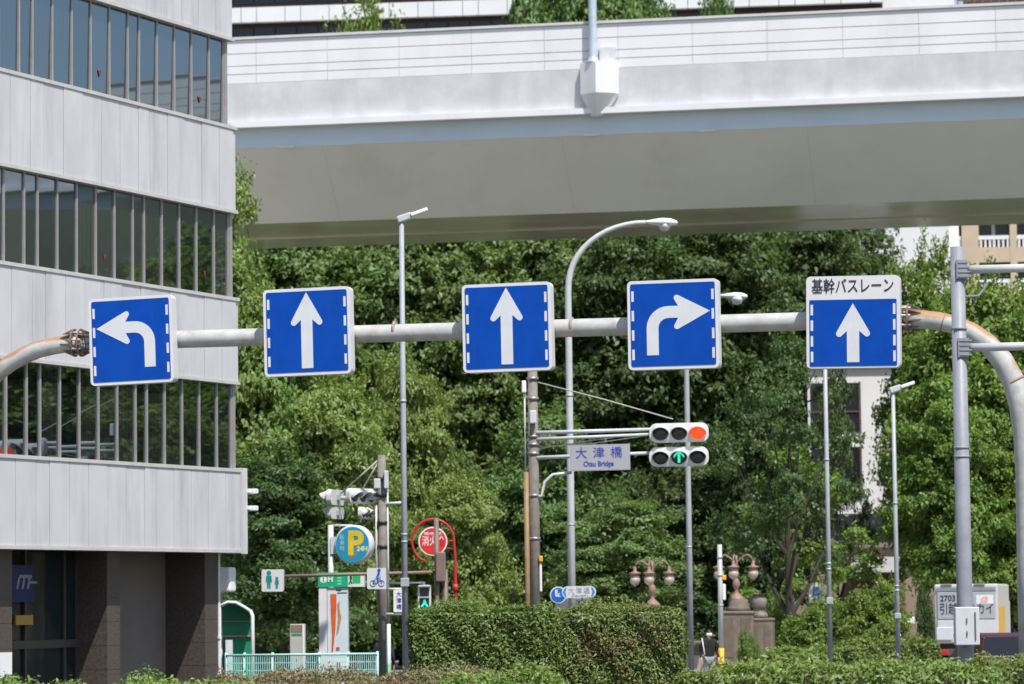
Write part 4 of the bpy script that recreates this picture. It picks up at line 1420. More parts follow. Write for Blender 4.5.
YN = 88.0
kN = px(YN)
n0 = put(298, 650, YN)
ntb = thing('notice_stand', 'small grey notice stand with brown header, behind the mint fence', 'notice board', n0, rad(-3))
def zN(y): return W(298, y, YN).z - n0.z
MB().rbox(-7.5 * kN, 7.5 * kN, -.12, .08, 0, zN(624), .015).build('stand_body', M('stand_grey', (0.42, 0.41, 0.39), .6, var=.08), ntb)
MB().box(-6.5 * kN, 4.8 * kN, -.13, -.121, zN(632), zN(625)).build('header', M('stand_brown', (0.22, 0.16, 0.11), .6), ntb)
MB().box(-5.5 * kN, 4.4 * kN, -.13, -.121, zN(635.5), zN(633.5)).build('green_line', M('stand_green', (0.05, 0.22, 0.08), .6), ntb)
MB().box(5.2 * kN, 7.3 * kN, -.135, -.121, .02, zN(624.6)).build('white_edge', WHITE, ntb)

# striped marker post right of the left pole
m0 = put(388.5, 640, 79)
mk = thing('marker_post', 'thin white green topped marker post next to the slim lamp post', 'marker post', m0)
MB().tube([(0, 0, 0), (0, 0, W(388, 624, 79).z - m0.z)], 2.3 * px(79), 10).build('post', M('marker_white', (0.62, 0.70, 0.64), .5), mk)
MB().tube([(0, 0, .1), (0, 0, .9)], 2.5 * px(79), 10).build('green_sleeve', M('marker_green', (0.12, 0.32, 0.16), .5), mk)

# blue roadside signs in front of the tall lamp
b1 = W(558.5, 595, 86)
k8 = px(86)
rs_ = thing('round_blue_sign', 'round blue mandatory sign with white arrow mark, just above the clipped hedge', 'road sign', (b1.x, b1.y, gz(86)), rad(-5))
zc = b1.z - gz(86)
MB().lathe([(8.3 * k8, -.02), (8.3 * k8, .02)], 28, 0, (0, -.06, zc), False, 'Y').build('rim', WHITE, rs_)
MB().lathe([(7.3 * k8, -.087), (7.3 * k8, -.081)], 28, 0, (0, 0, zc), False, 'Y').build('disc', M('mandatory_blue', (0.01, 0.13, 0.50), .45), rs_)
MB().prism([(-3.2 * k8, zc + 5 * k8), (-.4 * k8, zc + 5.5 * k8), (-.8 * k8, zc + 1 * k8), (1.8 * k8, zc + 2.4 * k8), (.9 * k8, zc + 0), (3.0 * k8, zc - 2.0 * k8), (-3 * k8, zc - 1.6 * k8)], -.093, -.088).build('arrow', RAISED, rs_)
MB().tube([(0, .02, 0), (0, .02, zc)], .035, 10).build('post', PALEPOLE, rs_)
b2 = W(579, 592, 85.6)
bs2 = thing('street_name_sign', 'white and blue rounded street name sign beside the round blue sign', 'street sign', (b2.x, b2.y, gz(86)), rad(-5))
zc = b2.z - gz(86)
MB().prism(rrect(34 * k8, 11.6 * k8, 5.6 * k8, 6, 0, zc), -.03, .02).build('border', SIGNWHITE, bs2)
for sx in (-1, 1):
    MB().prism([(sx * 12.2 * k8, zc + 4.6 * k8), (sx * 13.6 * k8, zc + 4.6 * k8), (sx * 16.1 * k8, zc), (sx * 13.6 * k8, zc - 4.6 * k8), (sx * 12.2 * k8, zc - 4.6 * k8), (sx * 13.4 * k8, zc)], -.035, -.031).build('blue_end', M('street_sign_blue', (0.02, 0.24, 0.45), .45), bs2)
for i, ch in enumerate('大津通'):
    text('lettering', ch, .17, M('street_sign_text', (0.38, 0.40, 0.52), .5), bs2, (-7.5 + 7.6 * i) * k8, -.034, zc + 1.2 * k8)
text('lettering', 'Otsu-dori', .09, M('street_sign_text2', (0.25, 0.38, 0.36), .5), bs2, 0, -.034, zc - 3.4 * k8)
MB().tube([(3 * k8, .05, 0), (3 * k8, .05, zc)], .03, 8).tube([(11 * k8, .05, 0), (11 * k8, .05, zc)], .03, 8).build('post', PALEPOLE, bs2)

# utility box row beneath: grey cabinet glimpsed behind the sign
cb = put(572, 600, 90)
cbx = thing('dark_cabinet', 'dark grey roadside cabinet behind the blue street name sign', 'cabinet', cb)
MB().rbox(-.45, .45, -.2, .2, 0, W(572, 598, 90).z - cb.z, .03).build('case', M('cabinet_dark', (0.13, 0.14, 0.16), .5), cbx)
MB().box(-.4, .4, -.215, -.201, .3, .33).box(-.01, .01, -.215, -.201, .1, 1.3).build('door_seam', BLACK, cbx)

# ------------------------------------------------------------------ ornamental bridge lamps and stone pillars
YQ = 105.0
kQ = px(YQ)
COPPER = M('copper_pink_paint', (0.25, 0.155, 0.125), .55, var=.14, scale=6)
GLOBE = M('opal_globe', (0.42, 0.34, 0.30), .3, var=.05)
STONE = M('weathered_stone', (0.165, 0.135, 0.105), .9, var=.28, scale=3, bump=.4, dirt=(0.10, 0.085, 0.07), dirt_amt=.6)
STONEG = M('grey_stone', (0.20, 0.18, 0.155), .9, var=.4, scale=6, bump=1.0, dirt=(.08,.07,.06), dirt_amt=.6)
def bridge_lamp(x, ybase, label, pedestal):
    p = W(x, ybase, YQ)
    t = thing('bridge_lamp', label, 'ornamental lamp', p, rad(-10), 'three-globe bridge lamps')
    u = kQ * .93
    MB().lathe([(8.6 * u, 0), (8.6 * u, 1.2 * u), (7.2 * u, 3.4 * u), (4.6 * u, 5.6 * u), (2.4 * u, 7.6 * u), (2.0 * u, 11 * u), (2.8 * u, 12.5 * u), (4.0 * u, 15 * u), (4.2 * u, 18 * u), (3.2 * u, 21 * u), (2.0 * u, 23 * u), (2.0 * u, 25 * u), (3.2 * u, 26 * u)], 18).build('baluster', COPPER, t)
    MB().lathe([(3.2 * u, 25.8 * u), (1.8 * u, 28 * u), (2.2 * u, 38 * u), (1.4 * u, 48 * u)], 10).build('stem', COPPER, t)
    for ang in (0, 180, 268):
        a = rad(ang)
        cx_, cy_ = math.cos(a) * 18.5 * u, math.sin(a) * 18.5 * u
        pts = []
        for k in range(11):
            f_ = k / 10
            rr2 = 18.5 * u * f_
            zz = 39 * u + 10 * u * math.sin(math.pi * min(1, f_ * 1.02) * .62) - (f_ ** 6) * 6.5 * u
            pts.append((math.cos(a) * rr2, math.sin(a) * rr2, zz))
        ar = MB().tube(pts, .9 * u, 8).build('arm', COPPER, t)
        lz = pts[-1][2] - .8 * u
        hd = MB().lathe([(1.2 * u, lz + 1 * u), (1.8 * u, lz - 1.5 * u), (2.2 * u, lz - 4 * u), (6.4 * u, lz - 5.2 * u), (6.4 * u, lz - 6.4 * u), (4.2 * u, lz - 7 * u), (4.4 * u, lz - 9.2 * u), (5.2 * u, lz - 9.6 * u), (5.2 * u, lz - 10.4 * u)], 18, 0, (cx_, cy_, 0)).build('lantern', COPPER, t)
        MB().lathe([(5.0 * u, lz - 10.4 * u), (5.6 * u, lz - 13 * u), (4.8 * u, lz - 16 * u), (2.6 * u, lz - 18.2 * u), (.8 * u, lz - 18.8 * u), (.6 * u, lz - 20 * u)], 18, 0, (cx_, cy_, 0)).build('globe', GLOBE, hd)
    return t

def stone_pillar(x, ytop, wpx, depth, label, ball=None):
    p = put(x, 640, YQ)
    t = thing('stone_pillar', label, 'stone pillar', p, rad(-10))
    H = W(x, ytop, YQ).z - p.z
    w_ = wpx * kQ / 2
    q = MB()
    q.rbox(-w_ * .94, w_ * .94, -w_ * .9, depth, 0, H - 3 * kQ, .04)
    q.rbox(-w_, w_, -w_ * .97, depth + .05, H - 3.4 * kQ, H, .05)
    q.rbox(-w_ * 1.02, w_ * 1.02, -w_, depth + .08, 0, .5, .05)
    q.build('shaft', STONE, t)
    q = MB()
    for sx in (-.5, .5):
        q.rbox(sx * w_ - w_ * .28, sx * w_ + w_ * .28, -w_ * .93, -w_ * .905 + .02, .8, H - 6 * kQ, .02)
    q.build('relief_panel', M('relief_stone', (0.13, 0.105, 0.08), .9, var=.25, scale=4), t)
    return t, H, w_
bridge_lamp(652.5, 606, 'three globe pink ornamental lamp standing just behind the clipped hedge', 0)
p = put(652.5, 640, YQ)
t1 = thing('stone_pillar', 'stone lamp pedestal mostly hidden behind the clipped hedge', 'stone pillar', p, rad(-10))
MB().rbox(-.5, .5, -.5, .5, 0, W(652.5, 606, YQ).z - p.z - .005, .04).build('shaft', STONE, t1)
t2, H2_, w2 = stone_pillar(739, 611, 34, .6, 'brown stone lamp pillar with carved panels behind the walking person')
q = MB().lathe([(13 * kQ, 0), (11 * kQ, 4 * kQ), (10.5 * kQ, 5 * kQ), (9.5 * kQ, 11 * kQ), (7.5 * kQ, 12 * kQ)], 16, 0, (0, 0, H2_))
q.build('cap', STONE, t2)
bridge_lamp(736.5, 600, 'three globe pink ornamental lamp on top of the brown stone pillar', 1)
t3, H3, w3 = stone_pillar(762, 618, 25, .4, 'grey stone gatepost topped with a ball, right of the lamp pillar')
q = MB().lathe([(10 * kQ, 0), (9 * kQ, 4 * kQ), (6.4 * kQ, 7 * kQ), (6.4 * kQ, 9.5 * kQ), (8.4 * kQ, 11 * kQ), (8.6 * kQ, 15 * kQ), (8.3 * kQ, 18.5 * kQ), (6.6 * kQ, 22 * kQ), (4 * kQ, 23.6 * kQ), (.3, 24 * kQ)], 20, 0, (-3 * kQ, 0, H3))
q.build('ball_finial', STONEG, t3)
# stone parapet wall between hedge and pillar
pw = put(690, 650, YQ + 1.5)
wl = thing('stone_parapet', 'low brown stone bridge parapet behind the walking person', 'wall', pw, rad(-10))
zz = W(690, 641, YQ + 1.5).z - pw.z
MB().rbox(-1.2, 1.35, 0, .35, zz - .22, zz, .04).rbox(-1.2, 1.35, .05, .3, 0, zz - .2, .02).build('wall_stone', STONE, wl)
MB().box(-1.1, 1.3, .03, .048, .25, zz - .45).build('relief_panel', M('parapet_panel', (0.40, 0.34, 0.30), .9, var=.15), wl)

# pedestrian push button pole
w0 = put(720.5, 600, 97)
k7 = px(97)
wp_ = thing('crossing_pole', 'thin white pole with yellow foot beside the walking person', 'pole', w0)
def zW(y): return W(720, y, 97).z - w0.z
MB().tube([(0, 0, zW(648)), (0, 0, zW(544.5))], [2.7 * k7, 2.3 * k7], 12).build('pole', M('pole_white', (0.42, 0.42, 0.43), .5), wp_)
MB().tube([(0, 0, 0), (0, 0, zW(648.1))], 2.9 * k7, 12).build('yellow_foot', M('foot_yellow', (0.62, 0.38, 0.02), .5), wp_)
MB().rbox(.05, .17, -.06, .06, zW(580), zW(575), .02).build('amber_beacon', M('amber', (0.75, 0.38, 0.02), .4), wp_)
MB().rbox(.06, .15, -.06, .06, zW(600), zW(584), .02).build('call_box', WHITE, wp_)
for y_ in (558, 576, 606):
    MB().tube([(0, 0, zW(y_)), (0, 0, zW(y_) + .04)], 3.0 * k7, 12).build('clamp_band', GALV, wp_)

# ------------------------------------------------------------------ people
def skin_mesh(name, joints, bones, mat, parent, sub=2):
    names = list(joints)
    me = bpy.data.meshes.new(name)
    me.from_pydata([joints[n][0] for n in names], [(names.index(a), names.index(b)) for a, b in bones], [])
    o = bpy.data.objects.new(name, me)
    col.objects.link(o)
    o.modifiers.new('skin', 'SKIN')
    for i, n in enumerate(names):
        r = joints[n][1]
        me.skin_vertices[0].data[i].radius = r if hasattr(r, '__len__') else (r, r)
        me.skin_vertices[0].data[i].use_root = (i == 0)
    sb = o.modifiers.new('sub', 'SUBSURF')
    sb.levels = sb.render_levels = sub
    dg = bpy.context.evaluated_depsgraph_get()
    m2 = bpy.data.meshes.new_from_object(o.evaluated_get(dg))
    bpy.data.objects.remove(o)
    m2.name = name
    m2.materials.clear()
    m2.materials.append(mat)
    m2.polygons.foreach_set('use_smooth', [True] * len(m2.polygons))
    o = bpy.data.objects.new(name, m2)
    col.objects.link(o)
    o.parent = parent
    return o

SKIN = M('skin', (0.50, 0.30, 0.21), .5, var=.05)
HAIR = M('black_hair', (0.012, 0.010, 0.010), .45, var=.2, scale=30)
def person(x, y, Y, Ht, rz, label, jacket, trousers, mask=True, hood=None):
    p = put(x, y, Y)
    t = thing('person', label, 'person', p, rz)
    k = Ht / 1.70
    def P(a, b, c): return (a * k, b * k, c * k)
    J = {'pelvis': (P(0, 0, .93), (.135 * k, .095 * k)), 'belly': (P(0, 0, 1.1), (.13 * k, .09 * k)), 'chest': (P(0, 0, 1.3), (.135 * k, .08 * k)), 'neck0': (P(0, .0, 1.43), (.055 * k, .05 * k)),
         'neck': (P(0, -.01, 1.50), .052 * k), 'head0': (P(0, -.02, 1.57), (.070 * k, .082 * k)), 'head1': (P(0, -.015, 1.64), (.076 * k, .092 * k)), 'top': (P(0, -.01, 1.685), (.055 * k, .07 * k))}
    Bn = [('pelvis', 'belly'), ('belly', 'chest'), ('chest', 'neck0'), ('neck0', 'neck'), ('neck', 'head0'), ('head0', 'head1'), ('head1', 'top')]
    hands = []
    for s, nm, bend in ((-1, 'l', .06), (1, 'r', .14)):
        J['sh' + nm] = (P(s * .17, 0, 1.39), .062 * k)
        J['el' + nm] = (P(s * .245, .03, 1.12), .045 * k)
        J['wr' + nm] = (P(s * .25, -bend, .90), .030 * k)
        J['pa' + nm] = (P(s * .248, -bend - .015, .83), (.024 * k, .038 * k))
        Bn += [('chest', 'sh' + nm), ('sh' + nm, 'el' + nm), ('el' + nm, 'wr' + nm), ('wr' + nm, 'pa' + nm)]
        for i, ln in enumerate((.062, .074, .078, .066)):
            a = P(s * .248, -bend - .045 + i * .021, .79)
            b = P(s * .242, -bend - .05 + i * .021, .79 - ln * .55)
            c = P(s * .228, -bend - .047 + i * .021, .79 - ln)
            J['f%s%d' % (nm, i)] = (a, .0095 * k)
            J['g%s%d' % (nm, i)] = (b, .009 * k)
            J['h%s%d' % (nm, i)] = (c, .0075 * k)
            Bn += [('pa' + nm, 'f%s%d' % (nm, i)), ('f%s%d' % (nm, i), 'g%s%d' % (nm, i)), ('g%s%d' % (nm, i), 'h%s%d' % (nm, i))]
        J['t1' + nm] = (P(s * .235, -bend - .055, .835), .011 * k)
        J['t2' + nm] = (P(s * .22, -bend - .07, .795), .009 * k)
        Bn += [('wr' + nm, 't1' + nm), ('t1' + nm, 't2' + nm)]
        st = .10 if s < 0 else -.12
        J['hp' + nm] = (P(s * .09, 0, .88), .088 * k)
        J['kn' + nm] = (P(s * .095, -.05 + st * .45, .49), .058 * k)
        J['an' + nm] = (P(s * .095, st, .09), .04 * k)
        J['to' + nm] = (P(s * .11, st - .15, .035), (.042 * k, .03 * k))
        Bn += [('pelvis', 'hp' + nm), ('hp' + nm, 'kn' + nm), ('kn' + nm, 'an' + nm), ('an' + nm, 'to' + nm)]
    skin_mesh('body', J, Bn, SKIN, t)
    def grow(keys, g): return {q: (J[q][0], tuple(r * g for r in J[q][1]) if hasattr(J[q][1], '__len__') else J[q][1] * g) for q in keys}
    kj = ['belly', 'chest', 'pelvis', 'neck0', 'shl', 'ell', 'wrl', 'shr', 'elr', 'wrr']
    gj = grow(kj, 1.27)
    gj['neck0'] = (P(0, .0, 1.45), (.085 * k, .075 * k))
    gj['chest'] = (J['chest'][0], (.20 * k, .135 * k))
    for q_ in ('shl', 'shr'): gj[q_] = (J[q_][0], .083 * k)
    skin_mesh('jacket', gj, [b for b in Bn if b[0] in kj and b[1] in kj], jacket, t)
    kt = ['pelvis', 'hpl', 'knl', 'anl', 'hpr', 'knr', 'anr']
    skin_mesh('trousers', grow(kt, 1.17), [b for b in Bn if b[0] in kt and b[1] in kt], trousers, t)
    for nm in 'lr':
        a, b = Vector(J['an' + nm][0]), Vector(J['to' + nm][0])
        MB().rbox(-.05 * k, .05 * k, -.17 * k, .08 * k, 0, .09 * k, .03 * k, 3, 0, Matrix.Translation((a.x, a.y, 0))).build('shoe', BLACK, t)
    # face: nose, eyes, ears
    MB().lathe([(.004, .03), (.010, .012), (.016, -.012), (.003, -.02)], 10, 0, P(0, -.112, 1.60)).build('nose', SKIN, t)
    for s in (-1, 1):
        MB().lathe([(.001, -.008), (.011, 0), (.001, .008)], 10, 0, P(s * .03, -.098, 1.625)).build('eye', BLACK, t)
        MB().lathe([(.001, -.035), (.014, -.01), (.017, .015), (.001, .032)], 10, 0, P(s * .085, -.01, 1.605)).build('ear', SKIN, t)
    hr = MB()
    n = 18
    prof = [(math.sin(rad(a)) , math.cos(rad(a))) for a in range(2, 108, 8)]
    vv, ff = [], []
    for (r_, z_) in prof:
        for j in range(n):
            a = 2 * math.pi * j / n
            drop = .35 if math.sin(a) > -.35 else 0.0
            zz = z_ if not (z_ < .35 and drop == 0.0) else .35
            vv.append(P(math.cos(a) * r_ * .098, .0 + math.sin(a) * r_ * .112 - .012, 1.615 + zz * .115 - (drop * .1 if z_ < .1 else 0)))
    for i in range(len(prof) - 1):
        for j in range(n):
            j2 = (j + 1) % n
            ff.append((i * n + j, i * n + j2, (i + 1) * n + j2, (i + 1) * n + j))
    ff.append(tuple(range(n)))
    hr.add(vv, ff, 0, True)
    hr.build('hair', HAIR, t)
    if mask:
        q = MB()
        vv, ff = [], []
        for i in range(7):
            for j in range(9):
                a = rad(-70 + 140 * j / 8)
                z_ = 1.545 + .075 * i / 6
                rr2 = 1.02 + .12 * math.sin(math.pi * i / 6) * math.cos(a)
                vv.append(P(math.sin(a) * .088 * rr2, -.018 - math.cos(a) * .095 * rr2, z_))
        for i in range(6):
            for j in range(8):
                ff.append((i * 9 + j, i * 9 + j + 1, i * 9 + j + 10, i * 9 + j + 9))
        q.add(vv, ff, 0, True)
        q.build('face_mask', M('mask_white', (0.78, 0.78, 0.78), .8, var=.02), t)
    return t, k
pt, kk = person(709, 650, 97.0, 1.68, rad(8), 'walking person in black jacket and white face mask beside the thin white pole', M('jacket_black', (0.008, 0.008, 0.009), .8, var=.3, scale=10), M('trousers_pale', (0.24, 0.24, 0.25), .8))
MB().tube([(-.20, -.02, 1.45), (-.19, -.13, 1.25), (-.15, -.15, 1.0), (-.22, -.05, .95)], .018, 8).build('bag_strap', M('strap_white', (0.6, 0.58, 0.55), .7), pt)
person(383.5, 660, 82.0, 1.62, rad(170), 'dark haired person in navy clothing behind the foot of the thin utility pole', M('jacket_navy', (0.014, 0.020, 0.045), .8, var=.3, scale=10), M('trousers_navy', (0.02, 0.022, 0.03), .8), False)

# ------------------------------------------------------------------ vehicles
YTk = 100.0
kK = px(YTk)
tk0 = put(967, 640, YTk)
trk = thing('moving_truck', 'white box truck seen from behind, black lettering on its doors, beyond the mast', 'truck', tk0, rad(-11.4))
def zK(y): return W(966, y, YTk).z - tk0.z
hw = 31.5 * kK
TW = M('truck_white', (0.47, 0.47, 0.46), .4, var=.07, scale=1.5, dirt=(0.42, 0.41, 0.39), dirt_amt=.35, streak=1)
TS = M('truck_silver', (0.38, 0.40, 0.43), .4, .2, var=.05)
zr, zd0 = zK(584), zK(640)
MB().rbox(-hw, hw, 0, 5.6, zd0 - .1, zr, .05).build('cargo_box', TW, trk)
for sx in (-1, 1):
    d_ = MB().rbox(min(sx * .02, sx * (hw - .09)), max(sx * .02, sx * (hw - .09)), -.05, -.003, zK(619), zK(592), .012).build('door', TS, trk)
    MB().tube([(sx * .12, -.07, zK(619)), (sx * .12, -.07, zK(594))], .015, 6).build('lock_rod', GALV, d_)
MB().rbox(-hw + .08, hw - .08, -.06, -.003, zK(634), zK(620), .015).build('tail_lift', M('tail_lift_white', (0.52, 0.52, 0.53), .4, var=.05), trk)
MB().box(-hw + .06, hw - .06, -.045, -.003, zK(591), zK(587.6)).build('header_shadow_strip', M('truck_strip', (0.22, 0.23, 0.27), .5), trk)
for sx in (-.62, -.1, .42):
    MB().rbox(sx * hw - .16, sx * hw + .16, -.03, .03, zK(585.9), zK(584.2), .01).build('marker_lamp', M('marker_dark', (0.16, 0.13, 0.11), .4), trk)
text('lettering', '2703', .24, TXTBLACK, trk, -18 * kK, -.056, zK(598.5), width=15 * kK, bold=.004)
text('lettering', '引越のサカイ', .36, TXTBLACK, trk, 0.5 * kK, -.056, zK(609.5), width=53 * kK, bold=.001)
MB().box(10 * kK, 27 * kK, -.055, -.051, zK(604), zK(595)).build('pale_poster', M('poster_paleblue', (0.66, 0.70, 0.70), .5), trk)
MB().prism([(15 * kK, zK(603)), (21 * kK, zK(603)), (22 * kK, zK(598)), (20 * kK, zK(596)), (17 * kK, zK(597)), (14.5 * kK, zK(599.5))], -.060, -.0555).build('pink_emblem', M('emblem_pink', (0.62, 0.36, 0.34), .5, var=.3, scale=8), trk)
MB().box(hw + .001, hw + .012, .15, 3.2, zK(634), zK(607)).build('yellow_side_panel', M('truck_yellow', (0.62, 0.36, 0.03), .45), trk)
MB().box(-hw, hw, -.02, .35, zd0 - .45, zd0 - .25).box(-hw + .1, hw - .1, .3, 5.6, zd0 - .25, zd0 - .1).build('rear_bumper', M('bumper_dark', (0.07, 0.07, 0.075), .5), trk)
for sx in (-1, 1):
    MB().rbox(sx * hw * .8 - .2, sx * hw * .8 + .2, -.06, -.02, zd0 - .43, zd0 - .28, .02).build('tail_light', M('tail_red', (0.45, 0.02, 0.02), .3), trk)
    for yy in (1.1, 4.9):
        wh = MB().lathe([(.42, -.13), (.46, -.09), (.46, .09), (.42, .13)], 22, 0, (sx * (hw - .2), yy, .46), True, 'X').build('wheel', BLACK, trk)
        MB().lathe([(.22, -.14), (.22, .14)], 16, 0, (sx * (hw - .2), yy, .46), True, 'X').build('rim', GALV, wh)
MB().rbox(-hw * .93, hw * .93, 5.75, 7.3, .55, 2.5, .12, 3).build('cab', M('cab_white', (0.6, 0.6, 0.6), .35), trk)
MB().rbox(-11 * kK - .55, -11 * kK - .07, -.12, -.062, zK(640), zK(627), .02).build('step_plate', GREYBOX, trk)

YC = 84.0
kC = px(YC)
c0 = put(1009, 650, YC)
car = thing('red_car', 'dark red hatchback seen from behind in front of the white truck', 'car', c0, rad(7))
def zC(y): return W(1000, y, YC).z - c0.z
CW = 31 * kC
zroof, zbelt = zC(633), zC(658)
CR = M('car_red', (0.055, 0.004, 0.008), .25, var=.05, coat=.6)
CG = M('car_glass', (0.012, 0.014, 0.018), .06, var=.1, spec=.5)
q = MB()
sec = [(.0, .35, .97), (.0, zbelt, 1.0), (.03, zbelt + .05, .97), (.14, zroof - .08, .82), (.4, zroof, .77), (2.2, zroof - .01, .74), (2.9, zbelt + .1, .90), (4.0, zbelt - .15, .92), (4.15, .4, .88)]
low = .28
vv, ff = [], []
for (yy, zz, kx) in sec:
    vv += [(-CW * kx, yy, zz), (CW * kx, yy, zz)]
n = len(sec)
for i in range(n - 1):
    ff.append((i * 2, i * 2 + 1, i * 2 + 3, i * 2 + 2))
ff.append((0, (n - 1) * 2, (n - 1) * 2 + 1, 1))
ff.append(tuple(i * 2 for i in range(n)))
ff.append(tuple(i * 2 + 1 for i in range(n - 1, -1, -1)))
q.add(vv, ff)
bo_ = q.build('body', CR, car)
bv = bo_.modifiers.new('bevel', 'BEVEL'); bv.width = .05; bv.segments = 3; bv.limit_method = 'ANGLE'
def rear(a, b, s_): # rear glass between belt and roof
    pass
q = MB()
P_ = [Vector((-CW * .86, .03, zbelt + .06)), Vector((CW * .86, .03, zbelt + .06)), Vector((CW * .74, .132, zroof - .10)), Vector((-CW * .74, .132, zroof - .10))]
nrm = Vector((0, -.97, .22))
q.add([p + nrm * .012 for p in P_] + [p + nrm * -.01 for p in P_], [(0, 1, 2, 3), (4, 7, 6, 5), (0, 4, 5, 1), (1, 5, 6, 2), (2, 6, 7, 3), (3, 7, 4, 0)])
q.build('rear_window', CG, car)
for sx in (-1, 1):
    MB().rbox(sx * CW * .86 - .09, sx * CW * .86 + .09, -.03, .05, zbelt - .25, zbelt - .02, .03).build('tail_light', M('car_lamp_red', (0.5, 0.02, 0.02), .25), car)
    for yy in (.75, 3.3):
        wh = MB().lathe([(.27, -.1), (.31, -.07), (.31, .07), (.27, .1)], 20, 0, (sx * (CW - .12), yy, .31), True, 'X').build('wheel', BLACK, car)
        MB().lathe([(.18, -.11), (.18, .11)], 14, 0, (sx * (CW - .12), yy, .31), True, 'X').build('rim', GALV, wh)
MB().rbox(-CW * .95, CW * .95, -.07, .06, .32, .55, .04).build('rear_bumper', M('car_bumper', (0.05, 0.012, 0.015), .4), car)
MB().box(-.17, .17, -.03, -.003, zbelt - .2, zbelt - .04).build('number_plate', WHITE, car)

# guardrail, blue board, grey sign, seen in the gaps on the right
gr = put(908, 640, 112)
kg = px(112)
grl = thing('white_guardrail', 'short white guardrail right of the thin lamp post', 'guardrail', gr)
zz = W(908, 620, 112).z - gr.z
MB().rbox(-.35, .6, -.04, .03, zz - .12, zz + .1, .02).build('rail', WHITE, grl)
for x_ in (-.25, .5):
    MB().tube([(x_, .08, 0), (x_, .08, zz + .05)], .05, 8).build('post', WHITE, grl)
bb = put(816, 610, 116)
kb = px(116)
bbd = thing('blue_white_board', 'white board with a blue picture between the trunks right of the ball pillar', 'notice board', bb, rad(-4))
def zbb(y): return W(816, y, 116).z - bb.z
MB().box(-7 * kb, 9 * kb, 0, .06, zbb(603), zbb(583)).build('board', M('board_paper', (0.62, 0.57, 0.52), .6, var=.08), bbd)
MB().box(-3 * kb, 3.5 * kb, -.008, -.001, zbb(596), zbb(587)).build('blue_picture', M('pict_blue', (0.05, 0.18, 0.52), .5, var=.4, scale=6), bbd)
MB().tube([(-5 * kb, .1, 0), (-5 * kb, .1, zbb(585))], .04, 8).tube([(7 * kb, .1, 0), (7 * kb, .1, zbb(585))], .04, 8).build('post', BROWNP, bbd)
gs = W(989, 572, 118)
ks = px(118)
gsb = thing('grey_route_board', 'grey direction board on a post rising behind the white truck', 'sign', (gs.x, gs.y, gz(118)), rad(-3))
zg = gs.z - gz(118)
MB().box(-8.5 * ks, 8.5 * ks, 0, .08, zg - 11 * ks, zg + 10 * ks).build('panel', M('route_grey', (0.36, 0.38, 0.40), .5, var=.06), gsb)
q = MB()
for k in range(4):
    q.box(-7.5 * ks, 7.5 * ks, -.008, -.001, zg - 8 * ks + k * 5 * ks, zg - 6.6 * ks + k * 5 * ks)
q.build('panel_lines', M('route_dark', (0.20, 0.22, 0.24), .5), gsb)
MB().tube([(-6 * ks, .12, 0), (-6 * ks, .12, zg)], .06, 8).tube([(6 * ks, .12, 0), (6 * ks, .12, zg)], .06, 8).build('post', GALV, gsb)

# ------------------------------------------------------------------ vegetation
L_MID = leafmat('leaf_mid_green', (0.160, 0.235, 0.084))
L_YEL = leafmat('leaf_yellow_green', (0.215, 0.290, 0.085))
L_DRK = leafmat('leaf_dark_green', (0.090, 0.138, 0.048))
L_BRT = leafmat('leaf_bright_green', (0.170, 0.250, 0.055))
L_HDG = leafmat('hedge_leaf', (0.150, 0.195, 0.048), brown=(0.20, 0.12, 0.07), brown_amt=.4, trans=.25)
L_HD2 = leafmat('hedge_leaf_dark', (0.135, 0.185, 0.042), trans=.25)
L_LOW = leafmat('low_hedge_leaf', (0.175, 0.250, 0.062), brown=(0.20, 0.13, 0.08), brown_amt=.12, trans=.25)
L_BRW = leafmat('low_hedge_russet', (0.19, 0.165, 0.085), brown=(0.15, 0.085, 0.055), brown_amt=.7, trans=.2)

def leaves(rg, pos, nrm, ln, wd, droop=.25):
    """one four-cornered folded leaf per row; returns vertices and faces"""
    n = len(pos)
    nrm = nrm / np.linalg.norm(nrm, axis=1, keepdims=True)
    rv = rg.normal(size=(n, 3))
    ax = rv - nrm * np.sum(rv * nrm, 1, keepdims=True)
    ax /= np.linalg.norm(ax, axis=1, keepdims=True)
    sd = np.cross(nrm, ax)
    L = (ln * rg.uniform(.65, 1.35, size=(n, 1)))
    Wd = (wd * rg.uniform(.7, 1.3, size=(n, 1)))
    v0 = pos - ax * L * .5
    v1 = pos + sd * Wd * .5 + nrm * Wd * .18
    v2 = pos + ax * L * .5 - nrm * L * droop * rg.uniform(0, 1, size=(n, 1))
    v3 = pos - sd * Wd * .5 + nrm * Wd * .18
    v = np.stack([v0, v1, v2, v3], 1).reshape(-1, 3)
    return v

def leafmesh(name, v, mat):
    n = len(v) // 4
    me = bpy.data.meshes.new(name)
    me.vertices.add(len(v))
    me.vertices.foreach_set('co', v.astype(np.float32).reshape(-1))
    me.loops.add(n * 4)
    me.loops.foreach_set('vertex_index', np.arange(n * 4, dtype=np.int32))
    me.polygons.add(n)
    me.polygons.foreach_set('loop_start', np.arange(n, dtype=np.int32) * 4)
    me.update(calc_edges=True)
    me.materials.append(mat)
    return me

